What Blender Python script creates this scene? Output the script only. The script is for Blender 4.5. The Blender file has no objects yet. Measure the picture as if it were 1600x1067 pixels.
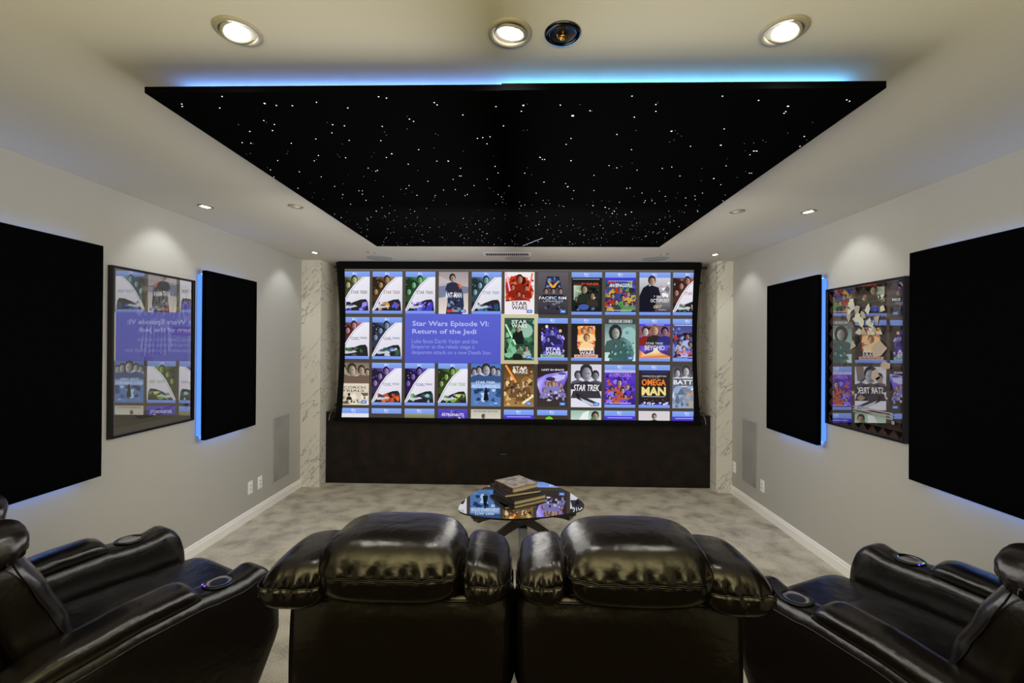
import bpy, math, random
from mathutils import Vector, Matrix

random.seed(7)
S = bpy.context.scene
COL = S.collection

# ------------------------------------------------------------------ camera fit
CZ, YAW, PITCH, ROLL, F = 1.6671, 0.02375, 0.00295, 0.00697, 712.05
XL, XR, D, H = -2.5425, 2.3541, 5.1667, 2.6
CY_, SY_ = math.cos(YAW), math.sin(YAW)
FW = Vector((-SY_*math.cos(PITCH), CY_*math.cos(PITCH), math.sin(PITCH)))
R0 = Vector((CY_, SY_, 0)); U0 = R0.cross(FW)
RI = math.cos(ROLL)*R0 + math.sin(ROLL)*U0
UP = -math.sin(ROLL)*R0 + math.cos(ROLL)*U0
CAM = Vector((0, 0, CZ))

def at(px, py, ax, val):
    """world point on the plane axis=val that the photo shows at px,py"""
    d = RI*((px-800)/F) - UP*((py-533.5)/F) + FW
    return CAM + d*((val-CAM[ax])/d[ax])

# ------------------------------------------------------------------ materials
def lin(c):
    out = []
    for v in c[:3]:
        v = v/255.0
        out.append(v/12.92 if v <= 0.04045 else ((v+0.055)/1.055)**2.4)
    return (*out, 1.0)

def nmat(name):
    m = bpy.data.materials.new(name); m.use_nodes = True
    m.node_tree.nodes.clear()
    o = m.node_tree.nodes.new('ShaderNodeOutputMaterial')
    return m, m.node_tree.nodes, m.node_tree.links, o

def pbr(name, c, rough=0.5, metal=0.0, spec=0.5, bump=None, coat=0.0, vary=None):
    m, N, L, o = nmat(name)
    b = N.new('ShaderNodeBsdfPrincipled')
    b.inputs['Base Color'].default_value = lin(c)
    b.inputs['Roughness'].default_value = rough
    b.inputs['Metallic'].default_value = metal
    b.inputs['Specular IOR Level'].default_value = spec
    b.inputs['Coat Weight'].default_value = coat
    L.new(b.outputs[0], o.inputs[0])
    tc = N.new('ShaderNodeTexCoord')
    if vary:   # (scale, colour2, lo, hi)
        n = N.new('ShaderNodeTexNoise'); n.inputs['Scale'].default_value = vary[0]; n.inputs['Detail'].default_value = 5
        L.new(tc.outputs['Object'], n.inputs['Vector'])
        r = N.new('ShaderNodeValToRGB'); r.color_ramp.elements[0].position = vary[2]; r.color_ramp.elements[1].position = vary[3]
        r.color_ramp.elements[0].color = lin(c); r.color_ramp.elements[1].color = lin(vary[1])
        L.new(n.outputs[0], r.inputs[0]); L.new(r.outputs[0], b.inputs['Base Color'])
    if bump:   # (scale, strength, distance)
        n = N.new('ShaderNodeTexNoise'); n.inputs['Scale'].default_value = bump[0]; n.inputs['Detail'].default_value = 3
        L.new(tc.outputs['Object'], n.inputs['Vector'])
        bp = N.new('ShaderNodeBump'); bp.inputs['Strength'].default_value = bump[1]; bp.inputs['Distance'].default_value = bump[2]
        L.new(n.outputs[0], bp.inputs['Height']); L.new(bp.outputs[0], b.inputs['Normal'])
    return m

def emis(name, c, strength, sample=True):
    m, N, L, o = nmat(name)
    e = N.new('ShaderNodeEmission'); e.inputs[0].default_value = lin(c); e.inputs[1].default_value = strength
    L.new(e.outputs[0], o.inputs[0])
    if not sample: m.cycles.emission_sampling = 'NONE'
    return m

def colour_attr_mat(name, emit=None):
    m, N, L, o = nmat(name)
    a = N.new('ShaderNodeAttribute'); a.attribute_name = 'Col'
    if emit is not None:
        e = N.new('ShaderNodeEmission'); e.inputs[1].default_value = emit
        L.new(a.outputs['Color'], e.inputs[0]); L.new(e.outputs[0], o.inputs[0])
        m.cycles.emission_sampling = 'NONE'
    else:
        b = N.new('ShaderNodeBsdfPrincipled'); b.inputs['Roughness'].default_value = 0.6
        L.new(a.outputs['Color'], b.inputs['Base Color']); L.new(b.outputs[0], o.inputs[0])
    return m

def glass_mat(name, ior, tint, rough=0.0, add=0.0):
    m, N, L, o = nmat(name)
    fr = N.new('ShaderNodeFresnel'); fr.inputs[0].default_value = ior
    ad = N.new('ShaderNodeMath'); ad.operation = 'ADD'; ad.use_clamp = True; ad.inputs[1].default_value = add
    t = N.new('ShaderNodeBsdfTransparent'); t.inputs[0].default_value = tint
    g = N.new('ShaderNodeBsdfGlossy'); g.inputs['Roughness'].default_value = rough
    mx = N.new('ShaderNodeMixShader')
    L.new(fr.outputs[0], ad.inputs[0]); L.new(ad.outputs[0], mx.inputs[0]); L.new(t.outputs[0], mx.inputs[1]); L.new(g.outputs[0], mx.inputs[2])
    L.new(mx.outputs[0], o.inputs[0])
    return m

def marble_mat():
    m, N, L, o = nmat('veined_marble')
    b = N.new('ShaderNodeBsdfPrincipled'); b.inputs['Roughness'].default_value = 0.12
    tc = N.new('ShaderNodeTexCoord')
    def veins(rot, sc, w, dist, loc):
        mp = N.new('ShaderNodeMapping'); mp.inputs['Scale'].default_value = sc; mp.inputs['Location'].default_value = loc
        m0 = N.new('ShaderNodeMapping'); m0.inputs['Rotation'].default_value = rot
        L.new(tc.outputs['Object'], m0.inputs[0]); L.new(m0.outputs[0], mp.inputs[0])
        n = N.new('ShaderNodeTexNoise'); n.inputs['Scale'].default_value = 1.0; n.inputs['Detail'].default_value = 7; n.inputs['Distortion'].default_value = dist
        n.inputs['Roughness'].default_value = 0.62
        L.new(mp.outputs[0], n.inputs['Vector'])
        s = N.new('ShaderNodeMath'); s.operation = 'SUBTRACT'; s.inputs[1].default_value = 0.5
        a = N.new('ShaderNodeMath'); a.operation = 'ABSOLUTE'
        r = N.new('ShaderNodeMapRange'); r.inputs[1].default_value = 0.0; r.inputs[2].default_value = w; r.inputs[3].default_value = 1; r.inputs[4].default_value = 0
        L.new(n.outputs[0], s.inputs[0]); L.new(s.outputs[0], a.inputs[0]); L.new(a.outputs[0], r.inputs[0])
        return r
    v1 = veins((0, -0.75, 0), (4.2, 2.0, 0.9), 0.011, 0.35, (0.3, 0, 0.2))
    v2 = veins((0, -0.6, 0.2), (8.0, 4.0, 1.8), 0.008, 0.3, (3.3, 1, 4))
    msk = N.new('ShaderNodeTexNoise'); msk.inputs['Scale'].default_value = 2.2; L.new(tc.outputs['Object'], msk.inputs['Vector'])
    mr = N.new('ShaderNodeMapRange'); mr.inputs[1].default_value = 0.52; mr.inputs[2].default_value = 0.6; L.new(msk.outputs[0], mr.inputs[0])
    mu = N.new('ShaderNodeMath'); mu.operation = 'MULTIPLY'; L.new(v2.outputs[0], mu.inputs[0]); L.new(mr.outputs[0], mu.inputs[1])
    mxm = N.new('ShaderNodeMath'); mxm.operation = 'MAXIMUM'; L.new(v1.outputs[0], mxm.inputs[0]); L.new(mu.outputs[0], mxm.inputs[1])
    mix = N.new('ShaderNodeMix'); mix.data_type = 'RGBA'
    mix.inputs[6].default_value = lin((224, 220, 208)); mix.inputs[7].default_value = lin((128, 122, 108))
    sc = N.new('ShaderNodeMath'); sc.operation = 'MULTIPLY'; sc.inputs[1].default_value = 0.85
    L.new(mxm.outputs[0], sc.inputs[0]); L.new(sc.outputs[0], mix.inputs[0])
    L.new(mix.outputs[2], b.inputs['Base Color']); L.new(b.outputs[0], o.inputs[0])
    return m

def leather_mat():
    m, N, L, o = nmat('black_leather')
    b = N.new('ShaderNodeBsdfPrincipled')
    b.inputs['Base Color'].default_value = (0.0055, 0.0042, 0.0035, 1)
    b.inputs['Roughness'].default_value = 0.25
    b.inputs['Specular IOR Level'].default_value = 0.52
    tc = N.new('ShaderNodeTexCoord')
    v = N.new('ShaderNodeTexVoronoi'); v.inputs['Scale'].default_value = 420; L.new(tc.outputs['Object'], v.inputs['Vector'])
    n = N.new('ShaderNodeTexNoise'); n.inputs['Scale'].default_value = 14; n.inputs['Detail'].default_value = 3; L.new(tc.outputs['Object'], n.inputs['Vector'])
    b1 = N.new('ShaderNodeBump'); b1.inputs['Strength'].default_value = 0.10; b1.inputs['Distance'].default_value = 0.0015; L.new(v.outputs['Distance'], b1.inputs['Height'])
    b2 = N.new('ShaderNodeBump'); b2.inputs['Strength'].default_value = 0.35; b2.inputs['Distance'].default_value = 0.012
    L.new(n.outputs[0], b2.inputs['Height']); L.new(b1.outputs[0], b2.inputs['Normal']); L.new(b2.outputs[0], b.inputs['Normal'])
    L.new(b.outputs[0], o.inputs[0])
    return m

def carpet_mat():
    m, N, L, o = nmat('carpet_pile')
    b = N.new('ShaderNodeBsdfPrincipled'); b.inputs['Roughness'].default_value = 0.95; b.inputs['Specular IOR Level'].default_value = 0.1
    tc = N.new('ShaderNodeTexCoord')
    n1 = N.new('ShaderNodeTexNoise'); n1.inputs['Scale'].default_value = 5.5; n1.inputs['Detail'].default_value = 6; n1.inputs['Distortion'].default_value = 0.3
    n2 = N.new('ShaderNodeTexNoise'); n2.inputs['Scale'].default_value = 120; n2.inputs['Detail'].default_value = 3
    L.new(tc.outputs['Object'], n1.inputs['Vector']); L.new(tc.outputs['Object'], n2.inputs['Vector'])
    ad = N.new('ShaderNodeMath'); ad.operation = 'MULTIPLY_ADD'; ad.inputs[1].default_value = 0.8
    L.new(n2.outputs[0], ad.inputs[0]); L.new(n1.outputs[0], ad.inputs[2])
    r = N.new('ShaderNodeValToRGB'); r.color_ramp.elements[0].position = 0.6; r.color_ramp.elements[1].position = 1.15
    r.color_ramp.elements[0].color = lin((132, 126, 112)); r.color_ramp.elements[1].color = lin((204, 196, 176))
    L.new(ad.outputs[0], r.inputs[0]); L.new(r.outputs[0], b.inputs['Base Color'])
    bp = N.new('ShaderNodeBump'); bp.inputs['Strength'].default_value = 0.6; bp.inputs['Distance'].default_value = 0.01
    L.new(ad.outputs[0], bp.inputs['Height']); L.new(bp.outputs[0], b.inputs['Normal'])
    L.new(b.outputs[0], o.inputs[0])
    return m

M = dict(
    wall=pbr('wall_paint', (172, 170, 163), 0.75, spec=0.25, bump=(180, 0.15, 0.0015)),
    rear_floor_dark=pbr('added_dark_rear_floor', (44, 40, 34), 0.95, spec=0.1, bump=(90, 0.5, 0.01)),  # dark floor zone added behind the camera so leather backs reflect black
    rear=pbr('rear_wall_darkened', (24, 20, 16), 0.8, spec=0.2),  # unseen wall made near black to cut reflections in the leather
    ceil=pbr('ceiling_paint', (205, 201, 190), 0.85, spec=0.2, bump=(150, 0.1, 0.001)),
    trim=pbr('white_trim_paint', (236, 234, 228), 0.35),
    carpet=carpet_mat(), marble=marble_mat(), leather=leather_mat(),
    cloth=pbr('black_acoustic_cloth', (8, 8, 9), 1.0, spec=0.0, bump=(600, 0.4, 0.001)),
    velvet=pbr('black_velvet', (5, 5, 7), 0.8, spec=0.15),
    stage=pbr('mottled_dark_laminate', (17, 12, 8), 0.42, spec=0.3, vary=(7, (38, 25, 15), 0.42, 0.72), bump=(60, 0.3, 0.002)),
    stage_top=pbr('gloss_black_stage_top', (12, 11, 11), 0.12),
    black=pbr('black_plastic', (10, 10, 11), 0.3), frame=pbr('black_picture_frame', (9, 9, 11), 0.3),
    white=pbr('white_plastic', (236, 236, 232), 0.3),
    grille=pbr('painted_grille', (150, 148, 142), 0.6, bump=(300, 0.6, 0.002), vary=(3, (132, 131, 127), 0.4, 0.7)),
    speaker=pbr('speaker_mesh', (168, 168, 166), 0.7, bump=(500, 0.6, 0.002)),
    dark=pbr('vent_shadow', (22, 22, 24), 0.8),
    ring=pbr('satin_nickel_ring', (158, 152, 136), 0.5, 0.0),
    bezel=pbr('dark_chrome', (60, 62, 70), 0.15, 1.0),
    brass=pbr('brass', (190, 140, 60), 0.25, 1.0),
    chrome=pbr('brushed_steel', (190, 190, 195), 0.2, 1.0),
    lens=emis('lit_lamp_lens', (255, 255, 255), 22.0),
    dim=pbr('unlit_lamp_lens', (200, 195, 180), 0.3),
    blue=emis('blue_led', (70, 130, 255), 14.0), blue_soft=emis('violet_blue_led', (80, 125, 255), 13.0),
    cyan=emis('cyan_led', (70, 165, 255), 16.0),
    panel_blue=emis('panel_blue_led', (100, 155, 255), 26.0), panel_cyan=emis('panel_cyan_led', (95, 185, 255), 42.0),
    star=emis('star_point', (235, 240, 255), 3.0, False), star_small=emis('faint_star_point', (205, 215, 240), 0.9, False),
    led_p=emis('purple_button', (120, 70, 255), 3.0, False), led_g=emis('green_button', (60, 230, 80), 3.0, False),
    wood=pbr('ebony_wood', (24, 17, 14), 0.35, vary=(9, (38, 27, 21), 0.4, 0.7)),
    table_glass=glass_mat('table_glass', 1.95, (0.86, 0.90, 0.88, 1)),
    glass_edge=pbr('glass_edge', (20, 28, 26), 0.1),
    pane=glass_mat('poster_glazing', 1.6, (1, 1, 1, 1), 0.015, 0.50),
    pages=pbr('page_edges', (206, 186, 140), 0.8, bump=(400, 0.3, 0.001)),
    cover_a=pbr('black_cloth_cover', (20, 19, 20), 0.35), cover_b=pbr('charcoal_cloth_cover', (34, 33, 34), 0.5),
    cover_c=pbr('worn_grey_cover', (186, 178, 168), 0.5, vary=(22, (130, 120, 112), 0.4, 0.65)),
    spine_c=pbr('brown_spine', (92, 58, 34), 0.5, vary=(40, (40, 30, 24), 0.45, 0.6)),
    screen=colour_attr_mat('projected_picture', 1.0),
    printed=colour_attr_mat('printed_paper'),
)

# ------------------------------------------------------------------ object helpers
def tag(o, label=None, cat=None, group=None, kind=None):
    if label: o['label'] = label
    if cat: o['category'] = cat
    if group: o['group'] = group
    if kind: o['kind'] = kind
    return o

def empty(name, loc, rz=0.0, label=None, cat=None, group=None):
    o = bpy.data.objects.new(name, None); COL.objects.link(o)
    o.location = loc; o.rotation_euler = (0, 0, rz); o.empty_display_size = 0.1
    return tag(o, label, cat, group)

class MB:
    def __init__(s): s.v = []; s.f = []; s.sm = []; s.mi = []; s.fc = []; s.mats = []
    def mid(s, m):
        if m not in s.mats: s.mats.append(m)
        return s.mats.index(m)
    def add(s, vs, fs, mat=None, smooth=False, col=None):
        b = len(s.v); s.v += [tuple(p) for p in vs]; k = s.mid(mat) if mat else 0
        for f in fs:
            s.f.append([b+i for i in f]); s.sm.append(smooth); s.mi.append(k)
            s.fc.append(col if (col is None or isinstance(col[0], (int, float))) else col)
    def box(s, a, b, mat=None, bev=0.0):
        x0, x1 = sorted((a[0], b[0])); y0, y1 = sorted((a[1], b[1])); z0, z1 = sorted((a[2], b[2]))
        if bev <= 0:
            vs = [(x, y, z) for z in (z0, z1) for y in (y0, y1) for x in (x0, x1)]
            fs = [(0, 2, 3, 1), (4, 5, 7, 6), (0, 1, 5, 4), (2, 6, 7, 3), (0, 4, 6, 2), (1, 3, 7, 5)]
            s.add(vs, fs, mat); return s
        c = ((x0+x1)/2, (y0+y1)/2, (z0+z1)/2); h = ((x1-x0)/2, (y1-y0)/2, (z1-z0)/2)
        r = min(bev, min(h)*0.99)
        vs, fs = cube_sphere(6)
        out = []
        for d in vs:
            m_ = max(abs(d[0]), abs(d[1]), abs(d[2]))
            q = Vector(d)/m_; dn = Vector(d).normalized()
            out.append(tuple(c[i] + (h[i]-r)*(1 if q[i] > 0.4 else -1 if q[i] < -0.4 else q[i]/0.4) + r*dn[i] for i in range(3)))
        s.add(out, fs, mat, True); return s
    def tube(s, pts, r, mat=None, n=8, caps=True):
        pts = [Vector(p) for p in pts]; rings = []; up = Vector((0, 0, 1))
        for i, p in enumerate(pts):
            t = (pts[min(i+1, len(pts)-1)]-pts[max(i-1, 0)]).normalized()
            a = t.cross(up if abs(t.z) < 0.95 else Vector((1, 0, 0))).normalized(); b = a.cross(t)
            rr = r[i] if isinstance(r, (list, tuple)) else r
            rings.append([p + (a*math.cos(6.28318*k/n)+b*math.sin(6.28318*k/n))*rr for k in range(n)])
        vs = [q for g in rings for q in g]; fs = []
        for i in range(len(pts)-1):
            for k in range(n):
                fs.append((i*n+k, i*n+(k+1) % n, (i+1)*n+(k+1) % n, (i+1)*n+k))
        if caps: fs += [tuple(range(n)), tuple(range(len(pts)*n-1, (len(pts)-1)*n-1, -1))]
        s.add(vs, fs, mat, True); return s
    def lathe(s, prof, c=(0, 0, 0), mat=None, n=32, smooth=True, cap0=False, cap1=False):
        vs = [(c[0]+r*math.cos(6.2831853*k/n), c[1]+r*math.sin(6.2831853*k/n), c[2]+z) for r, z in prof for k in range(n)]
        fs = [(i*n+k, i*n+(k+1) % n, (i+1)*n+(k+1) % n, (i+1)*n+k) for i in range(len(prof)-1) for k in range(n)]
        if cap0: fs.append(tuple(range(n)))
        if cap1: fs.append(tuple(range((len(prof)-1)*n, len(prof)*n)))
        s.add(vs, fs, mat, smooth); return s
    def prism(s, outline, z0, z1, mat=None, side=None):
        n = len(outline)
        s.add([(x, y, z0) for x, y in outline]+[(x, y, z1) for x, y in outline], [tuple(range(n))[::-1], tuple(range(n, 2*n))], mat)
        s.add([(x, y, z0) for x, y in outline]+[(x, y, z1) for x, y in outline], [(k, (k+1) % n, n+(k+1) % n, n+k) for k in range(n)], side or mat)
        return s
    def build(s, name, parent=None, mat=None, fixnormals=False):
        me = bpy.data.meshes.new(name); me.from_pydata(s.v, [], s.f)
        if mat: me.materials.append(mat)
        for m in s.mats:
            if not mat: me.materials.append(m)
        me.polygons.foreach_set('use_smooth', s.sm)
        if not mat: me.polygons.foreach_set('material_index', s.mi)
        if any(c is not None for c in s.fc):
            ca = me.color_attributes.new('Col', 'FLOAT_COLOR', 'CORNER'); k = 0
            for p, c in zip(me.polygons, s.fc):
                for j in range(p.loop_total):
                    cc = c if isinstance(c[0], (int, float)) else c[j % len(c)]
                    ca.data[p.loop_start+j].color = lin(cc)
        me.validate(); me.update()
        o = bpy.data.objects.new(name, me); COL.objects.link(o)
        if parent: o.parent = parent
        return o

_cs = {}
def cube_sphere(n):
    if n in _cs: return _cs[n]
    vs, idx, fs = [], {}, []
    def vid(p):
        k = tuple(round(c, 5) for c in p)
        if k not in idx: idx[k] = len(vs); vs.append(p)
        return idx[k]
    for ax in range(3):
        for sg in (-1, 1):
            g = []
            for i in range(n+1):
                row = []
                for j in range(n+1):
                    a, b = -1+2*i/n, -1+2*j/n
                    p = [0, 0, 0]; p[ax] = sg; p[(ax+1) % 3] = a; p[(ax+2) % 3] = b
                    row.append(vid(tuple(p)))
                g.append(row)
            for i in range(n):
                for j in range(n):
                    q = (g[i][j], g[i+1][j], g[i+1][j+1], g[i][j+1])
                    fs.append(q if sg > 0 else q[::-1])
    _cs[n] = (vs, fs)
    return _cs[n]

def pillow(mb, c, h, p=3.0, n=28, deform=None, mat=None):
    """rounded cushion: a p-norm ball with half sizes h, bent by deform(q, w) -> q where w is the unit position"""
    vs, fs = cube_sphere(n); out = []
    for d in vs:
        L_ = (abs(d[0])**p+abs(d[1])**p+abs(d[2])**p)**(1/p)
        w = (d[0]/L_, d[1]/L_, d[2]/L_)
        q = [h[i]*w[i] for i in range(3)]
        if deform: q = deform(q, w)
        out.append((c[0]+q[0], c[1]+q[1], c[2]+q[2]))
    mb.add(out, fs, mat, True)
    return mb

def ring_at(c, h, p, wz, deform=None, t0=0, t1=2*math.pi, n=40, push=1.0):
    pts = []
    for k in range(n+1):
        t = t0+(t1-t0)*k/n; a, b = math.cos(t), math.sin(t)
        r = ((1-abs(wz)**p)/(abs(a)**p+abs(b)**p))**(1/p)
        w = (a*r, b*r, wz); q = [h[i]*w[i]*(push if i < 2 else 1) for i in range(3)]
        if deform: q = deform(q, w)
        pts.append((c[0]+q[0], c[1]+q[1], c[2]+q[2]))
    return pts

def loft(mb, st, n=28, p=4.0, mat=None, x0=0.0):
    """stations (y, halfwidth, zbot, ztop) -> closed rounded body along y"""
    vs = []
    for y, hw, zb, zt in st:
        cz, hz = (zb+zt)/2, (zt-zb)/2
        for k in range(n):
            t = 2*math.pi*(k+0.5)/n; a, b = math.cos(t), math.sin(t)
            r = 1/((abs(a)**p+abs(b)**p)**(1/p))
            vs.append((x0+hw*a*r, y, cz+hz*b*r))
    fs = [(i*n+k, (i+1)*n+k, (i+1)*n+(k+1) % n, i*n+(k+1) % n) for i in range(len(st)-1) for k in range(n)]
    fs += [tuple(range(n)), tuple(range((len(st)-1)*n, len(st)*n))[::-1]]
    mb.add(vs, fs, mat, True)
    return mb

def interp(pts, y):
    for (a, va), (b, vb) in zip(pts, pts[1:]):
        if y <= b:
            t = (y-a)/(b-a); t = max(0, min(1, t)); t = t*t*(3-2*t)*0.5+t*0.5
            return va+(vb-va)*t
    return pts[-1][1]

_txt = {}
def text_shape(s, bold=0.0, shear=0.0):
    """filled letter polygons, normalised to the unit square (x right, y up)"""
    k = (s, bold, shear)
    if k in _txt: return _txt[k]
    cu = bpy.data.curves.new('lettering', 'FONT'); cu.body = s; cu.offset = bold; cu.shear = shear
    cu.resolution_u = 2; cu.fill_mode = 'FRONT'
    o = bpy.data.objects.new('lettering', cu); COL.objects.link(o)
    bpy.context.view_layer.update()
    me = o.to_mesh()
    vs = [(v.co.x, v.co.y) for v in me.vertices]; fs = [tuple(p.vertices) for p in me.polygons]
    o.to_mesh_clear(); bpy.data.objects.remove(o); bpy.data.curves.remove(cu)
    x0 = min(v[0] for v in vs); x1 = max(v[0] for v in vs); y0 = min(v[1] for v in vs); y1 = max(v[1] for v in vs)
    vs = [((x-x0)/(x1-x0), (y-y0)/(y1-y0)) for x, y in vs]
    _txt[k] = (vs, fs)
    return _txt[k]

class Art:
    """flat artwork in a unit rectangle (u right, v down) laid on a real rectangle; layers 0.4 mm apart"""
    def __init__(s, org, ux, uy, nrm, clip=None, step=0.0004):
        s.o = Vector(org); s.ux = Vector(ux); s.uy = Vector(uy); s.n = Vector(nrm); s.mb = MB(); s.k = 0; s.clip = clip; s.step = step
    def pt(s, u, v): return s.o + s.ux*u + s.uy*v + s.n*(s.k*s.step)
    def poly(s, pts, col, new=True):
        if new: s.k += 1
        grad = not isinstance(col[0], (int, float))
        P = [(u, v, col[i % len(col)] if grad else col) for i, (u, v) in enumerate(pts)]
        for (ax, lim, sg) in (s.clip or ()):
            Q = []
            for i in range(len(P)):
                a, b = P[i], P[(i+1) % len(P)]
                ia, ib = (a[ax]-lim)*sg >= 0, (b[ax]-lim)*sg >= 0
                if ia: Q.append(a)
                if ia != ib:
                    t = (lim-a[ax])/(b[ax]-a[ax])
                    Q.append((a[0]+(b[0]-a[0])*t, a[1]+(b[1]-a[1])*t, tuple(a[2][j]+(b[2][j]-a[2][j])*t for j in range(3))))
            P = Q
            if len(P) < 3: return
        s.mb.add([s.pt(p[0], p[1]) for p in P], [tuple(range(len(P)))], None, False, [p[2] for p in P])
    def rect(s, u0, v0, u1, v1, col, col2=None):
        s.poly([(u0, v0), (u1, v0), (u1, v1), (u0, v1)], [col, col, col2, col2] if col2 else col)
    def ell(s, u, v, ru, rv, col, n=10, new=True, rot=0.0):
        c_, s_ = math.cos(rot), math.sin(rot)
        s.poly([(u+ru*math.cos(6.2832*k/n)*c_-ru*math.sin(6.2832*k/n)*s_, v+rv*math.sin(6.2832*k/n)*c_+rv*math.cos(6.2832*k/n)*s_) for k in range(n)], col, new)
    def text(s, t, u, v, w, h, col, bold=0.0, shear=0.0):
        s.k += 1
        vs, fs = text_shape(t, bold, shear)
        for f in fs:
            s.poly([(u+w*vs[i][0], v+h*(1-vs[i][1])) for i in f], col, False)
    def person(s, u, v, r, skin, hair, body, asp=0.72):
        """a generic head and shoulders"""
        s.poly([(u-r*2.1, v+r*3.4*asp*1.0), (u-r*1.5, v+r*1.5*asp), (u, v+r*1.0*asp), (u+r*1.5, v+r*1.5*asp), (u+r*2.1, v+r*3.4*asp)], body)
        s.ell(u, v-r*0.16*asp, r*0.92, r*1.15*asp, hair)
        k = [1.06, .95, .8, .62, .45, .4, .42, .6, .8, 1.0]
        s.ell(u+r*.04, v+r*0.16*asp, r*0.68, r*0.95*asp, [tuple(min(255, c*q) for c in skin) for q in k])
        s.poly([(u-r*0.45, v+r*0.0*asp), (u+r*0.5, v+r*0.0*asp), (u+r*0.42, v+r*0.16*asp), (u-r*0.4, v+r*0.16*asp)], tuple(c*0.6 for c in skin))
        s.poly([(u-r*0.2, v+r*0.62*asp), (u+r*0.28, v+r*0.62*asp), (u+r*0.2, v+r*0.74*asp), (u-r*0.12, v+r*0.74*asp)], tuple(c*0.5 for c in skin))
    def fleck(s, n, u0, v0, u1, v1, pal, r0, r1, rng):
        for i in range(n):
            if i % 5 == 0: s.k += 1
            u, v = rng.uniform(u0, u1), rng.uniform(v0, v1); r = rng.uniform(r0, r1); a = rng.uniform(0, 6.28); m = rng.choice((3, 4, 5))
            s.poly([(min(u1, max(u0, u+r*math.cos(a+6.28*k/m)*rng.uniform(.5, 1.4))), min(v1, max(v0, v+0.72*r*math.sin(a+6.28*k/m)*rng.uniform(.5, 1.4)))) for k in range(m)], rng.choice(pal), False)
    def build(s, name, parent, mat): return s.mb.build(name, parent, mat)

# ================================================================== THE ROOM
YB, YF = -2.6, 6.0       # rear wall / front wall (alcove back)
def struct(name, mb, mat=None, label=None, cat='structure'):
    o = mb.build(name, None, mat); tag(o, label, cat, None, 'structure'); return o

struct('floor', MB().box((XL-.1, YB-.1, -.1), (XR+.1, 1.1, 0), M['rear_floor_dark']).box((XL-.1, 1.1, -.1), (XR+.1, YF+.1, 0), M['carpet']), None, 'mottled beige grey carpet, with an added dark zone at the unseen rear', 'floor')
struct('ceiling', MB().box((XL-.1, YB-.1, H), (XR+.1, YF+.1, H+.1)), M['ceil'], 'smooth cream painted ceiling over the room', 'ceiling')
struct('wall_left', MB().box((XL-.1, YB, 0), (XL, YF, H)), M['wall'], 'grey painted wall on the left', 'wall')
struct('wall_right', MB().box((XR, YB, 0), (XR+.1, YF, H)), M['wall'], 'grey painted wall on the right', 'wall')
struct('wall_front', MB().box((XL, 5.62, 0), (XR, YF, H)), M['marble'], 'marble clad wall behind the screen', 'wall')
struct('wall_rear', MB().box((XL-.1, YB-.1, 0), (XR+.1, YB, H)), M['rear'], 'unseen rear wall, darkened to keep chair reflections black', 'wall')
CL, CR = -2.318, 2.178
struct('trim_1', MB().box((XL, D, 0), (CL, 5.62, H)), M['marble'], 'veined marble pier left of the screen', 'pier')
struct('trim_2', MB().box((CR, D, 0), (XR, 5.62, H)), M['marble'], 'veined marble pier right of the screen', 'pier')

def baseboard(name, xw, sg, label):
    mb = MB()
    prof = [(0, 0), (.016, 0), (.016, .065), (.011, .072), (.011, .083), (.007, .09), (0, .093)]
    n = len(prof)
    vs = [(xw+sg*a, y, z) for y in (YB, D) for a, z in prof]
    fs = [(i, (i+1) % n, n+(i+1) % n, n+i) for i in range(n)]+[tuple(range(n)), tuple(range(n, 2*n))]
    mb.add(vs, fs); struct(name, mb, M['trim'], label, 'baseboard')
baseboard('baseboard_left', XL, 1, 'white moulded baseboard along the left wall')
baseboard('baseboard_right', XR, -1, 'white moulded baseboard along the right wall')

# ------------------------------------------------------------------ stage box under the screen
SY0 = 5.333
st = empty('stage_platform', ((CL+CR)/2, SY0, 0), 0, 'long dark brown mottled stage box under the projection screen', 'platform')
def loc(o, *p): return tuple(Vector(p)-Vector(o.location))
w2 = (CR-CL)/2
MB().box((-w2, 0, 0), (w2, .285, .825)).build('stage_body', st, M['stage'])
MB().box((-w2, -.004, .825), (w2, .285, .84)).build('stage_top', st, M['stage_top'])
def wall_plate(name, c, wx, h, thick, mat, label, axis, group=None, slots=2):
    """cover plate: axis = outward direction"""
    e = empty(name, c, 0, label, 'outlet', group)
    ax = Vector(axis); sd = Vector((0, 0, 1)).cross(ax)
    def bx(mb, u0, u1, z0, z1, d0, d1, m=None, bev=0):
        a = sd*u0+ax*d0; b = sd*u1+ax*d1
        mb.box((a.x, a.y, z0), (b.x, b.y, z1), m, bev)
    mb = MB(); bx(mb, -wx/2, wx/2, -h/2, h/2, 0, thick, None, .002); mb.build('cover_plate', e, mat)
    mb = MB(); bx(mb, -wx*.24, wx*.24, -h*.29, h*.29, thick*.9, thick*1.35); ins = mb.build('socket_insert', e, mat)
    for z in (-h*.15, h*.15):
        mb = MB(); bx(mb, -.006, .006, z-.005, z+.005, thick*1.3, thick*1.4); mb.build('socket', ins, M['dark'])
    return e
p = at(786.5, 717, 1, SY0)
wall_plate('electrical_outlet', (p.x, SY0, p.z), .075, .12, .006, M['black'], 'black electrical outlet low on the dark stage front', (0, -1, 0))

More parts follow.
